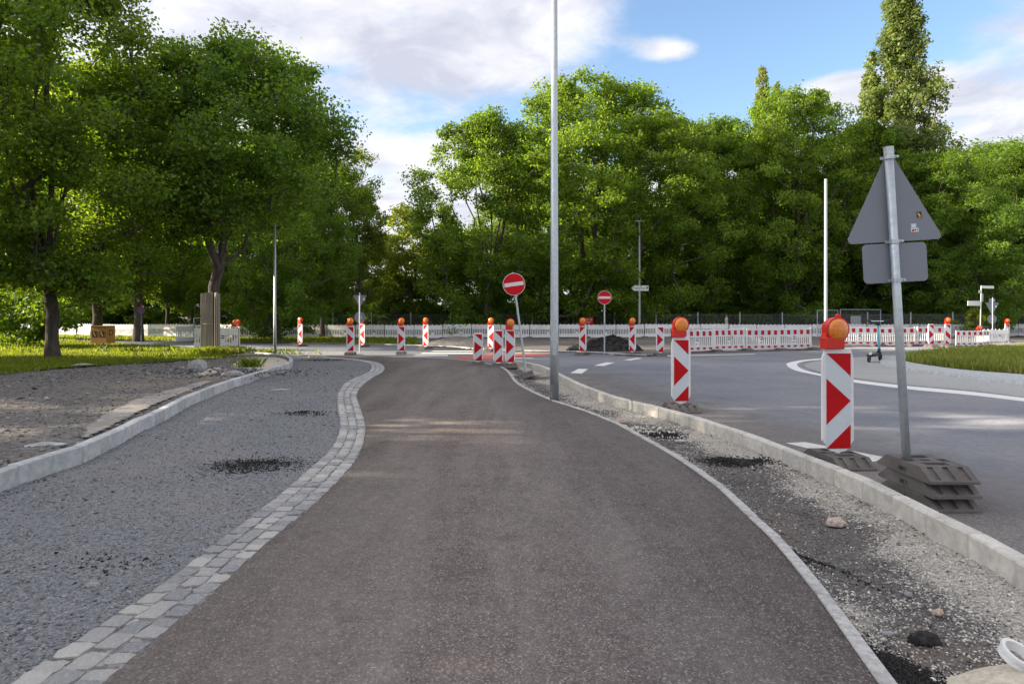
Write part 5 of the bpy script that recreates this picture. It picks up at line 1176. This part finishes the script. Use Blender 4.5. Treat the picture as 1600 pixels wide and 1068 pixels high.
# sand heap and plastic ring at lower right
sh, sz_ = heap('sand_heap', 'small pale sand heap at the lower right corner', 2.27, 2.98, .33, .27, .10, M['sand'], 87, .02, -.03, rough=.15)
q = G(1586, 1045, .0)
t = thing('plastic_ring', 'white threaded plastic ring lying tilted on the sand at lower right', 'pipe ring', (q.x, q.y, .045)); t.rotation_euler = (.38, .30, 0)
bm = BM(); prof = [(.062, 0), (.074, .0), (.074, .012), (.068, .014), (.068, .028), (.078, .030), (.078, .046), (.062, .046)]
rr_ = [[bm.verts.new((a*math.cos(k)*(1+.02*(i in (5, 6))*math.cos(8*k)), a*math.sin(k), z)) for i, (a, z) in enumerate(prof)] for k in np.linspace(0, 2*PI, 40, endpoint=False)]
for i in range(40):
    for j in range(len(prof)): bm.faces.new((rr_[i][j], rr_[(i+1) % 40][j], rr_[(i+1) % 40][(j+1) % 8], rr_[i][(j+1) % 8]))
obj('ring_body', bm, M['white_plastic'], t)
# litter
def litter(name, label, px, py, z, pts, h, seed, cat='litter', m='white_plastic'):
    bm = BM(); g_ = G(px, py, z); n = len(pts); rs = np.random.default_rng(seed)
    poly = resample(np.array(pts+[pts[0]], float), n=24)[:-1]; c0 = poly.mean(0); rings = []
    for f_ in (1, .66, .33): rings.append([bm.verts.new((c0[0]+(p[0]-c0[0])*f_, c0[1]+(p[1]-c0[1])*f_, h*rs.uniform(.1, 1)*(1.2-f_))) for p in poly])
    cv = bm.verts.new((c0[0], c0[1], h))
    for a, b in zip(rings, rings[1:]):
        for i in range(23): bm.faces.new((a[i], a[(i+1) % 23], b[(i+1) % 23], b[i]))
    for i in range(23): bm.faces.new((rings[-1][i], rings[-1][(i+1) % 23], cv))
    r_ = bmesh.ops.solidify(bm, geom=list(bm.faces), thickness=.002)
    o = obj(name, bm, M[m], None); o.location = g_; return tag(o, label, cat)
litter('crumpled_paper', 'crumpled white plastic sheet on the dug earth at far left', 64, 697, .15, [(-.20, -.05), (-.12, .02), (-.17, .07), (-.02, .07), (.08, .10), (.21, .14), (.22, .08), (.10, .02), (.0, .0), (-.06, -.06)], .05, 1)
litter('white_paper_strip', 'thin white strip lying on the gravel bed', 438, 608.5, .01, [(-.22, .0), (-.1, .07), (.2, .06), (.23, .0), (0, -.08), (-.2, -.06)], .02, 2)
litter('white_board_scrap', 'flat pale scrap on the grass near the lone forked maple', 126, 570, .22, [(-.25, -.1), (.1, -.05), (.28, .25), (.2, .3), (-.1, .0)], .05, 3)
litter('white_scrap', 'small white scrap in the upper right verge', 1062, 688, -.02, [(-.07, -.03), (.05, -.04), (.08, .03), (-.04, .05)], .02, 4)
t = thing('metal_stake', 'short metal stake against the right kerb beyond the second beacon', 'stake', G(989, 642, -.03)+Vector((-.02, -.02, 0))); bm = BM(); box(bm, -.012, .012, -.004, .004, -.05, .20); box(bm, -.03, .03, -.004, .004, .185, .20); obj('stake', bm, M['galv'], t)
# weeds
def tuft(name, label, px, py, z, n, sp, h, m='grass', w=.02):
    c = G(px, py, z); x = c.x+rng.normal(0, sp, n); y = c.y+rng.normal(0, sp*.6, n); blades(name, x, y, lambda x, y: z+0*x, h, w, M[m], 1.2, label)
tuft('weed_tuft', 'green weed tuft on the concrete apron inside the kerb end', 390, 573, .18, 260, .16, .25)
tuft('weed_tuft', 'grass growing at the foot of the plank guard', 322, 553, .15, 500, .45, .28)
tuft('weed_tuft', 'grass on the earth right of the plank guard', 400, 552.5, .05, 500, 1.0, .22, w=.03)
tuft('dry_grass_tuft', 'brown dry growth at the foot of the plank guard on its right', 352, 552, .12, 900, .5, .28, 'drygrass', .03)
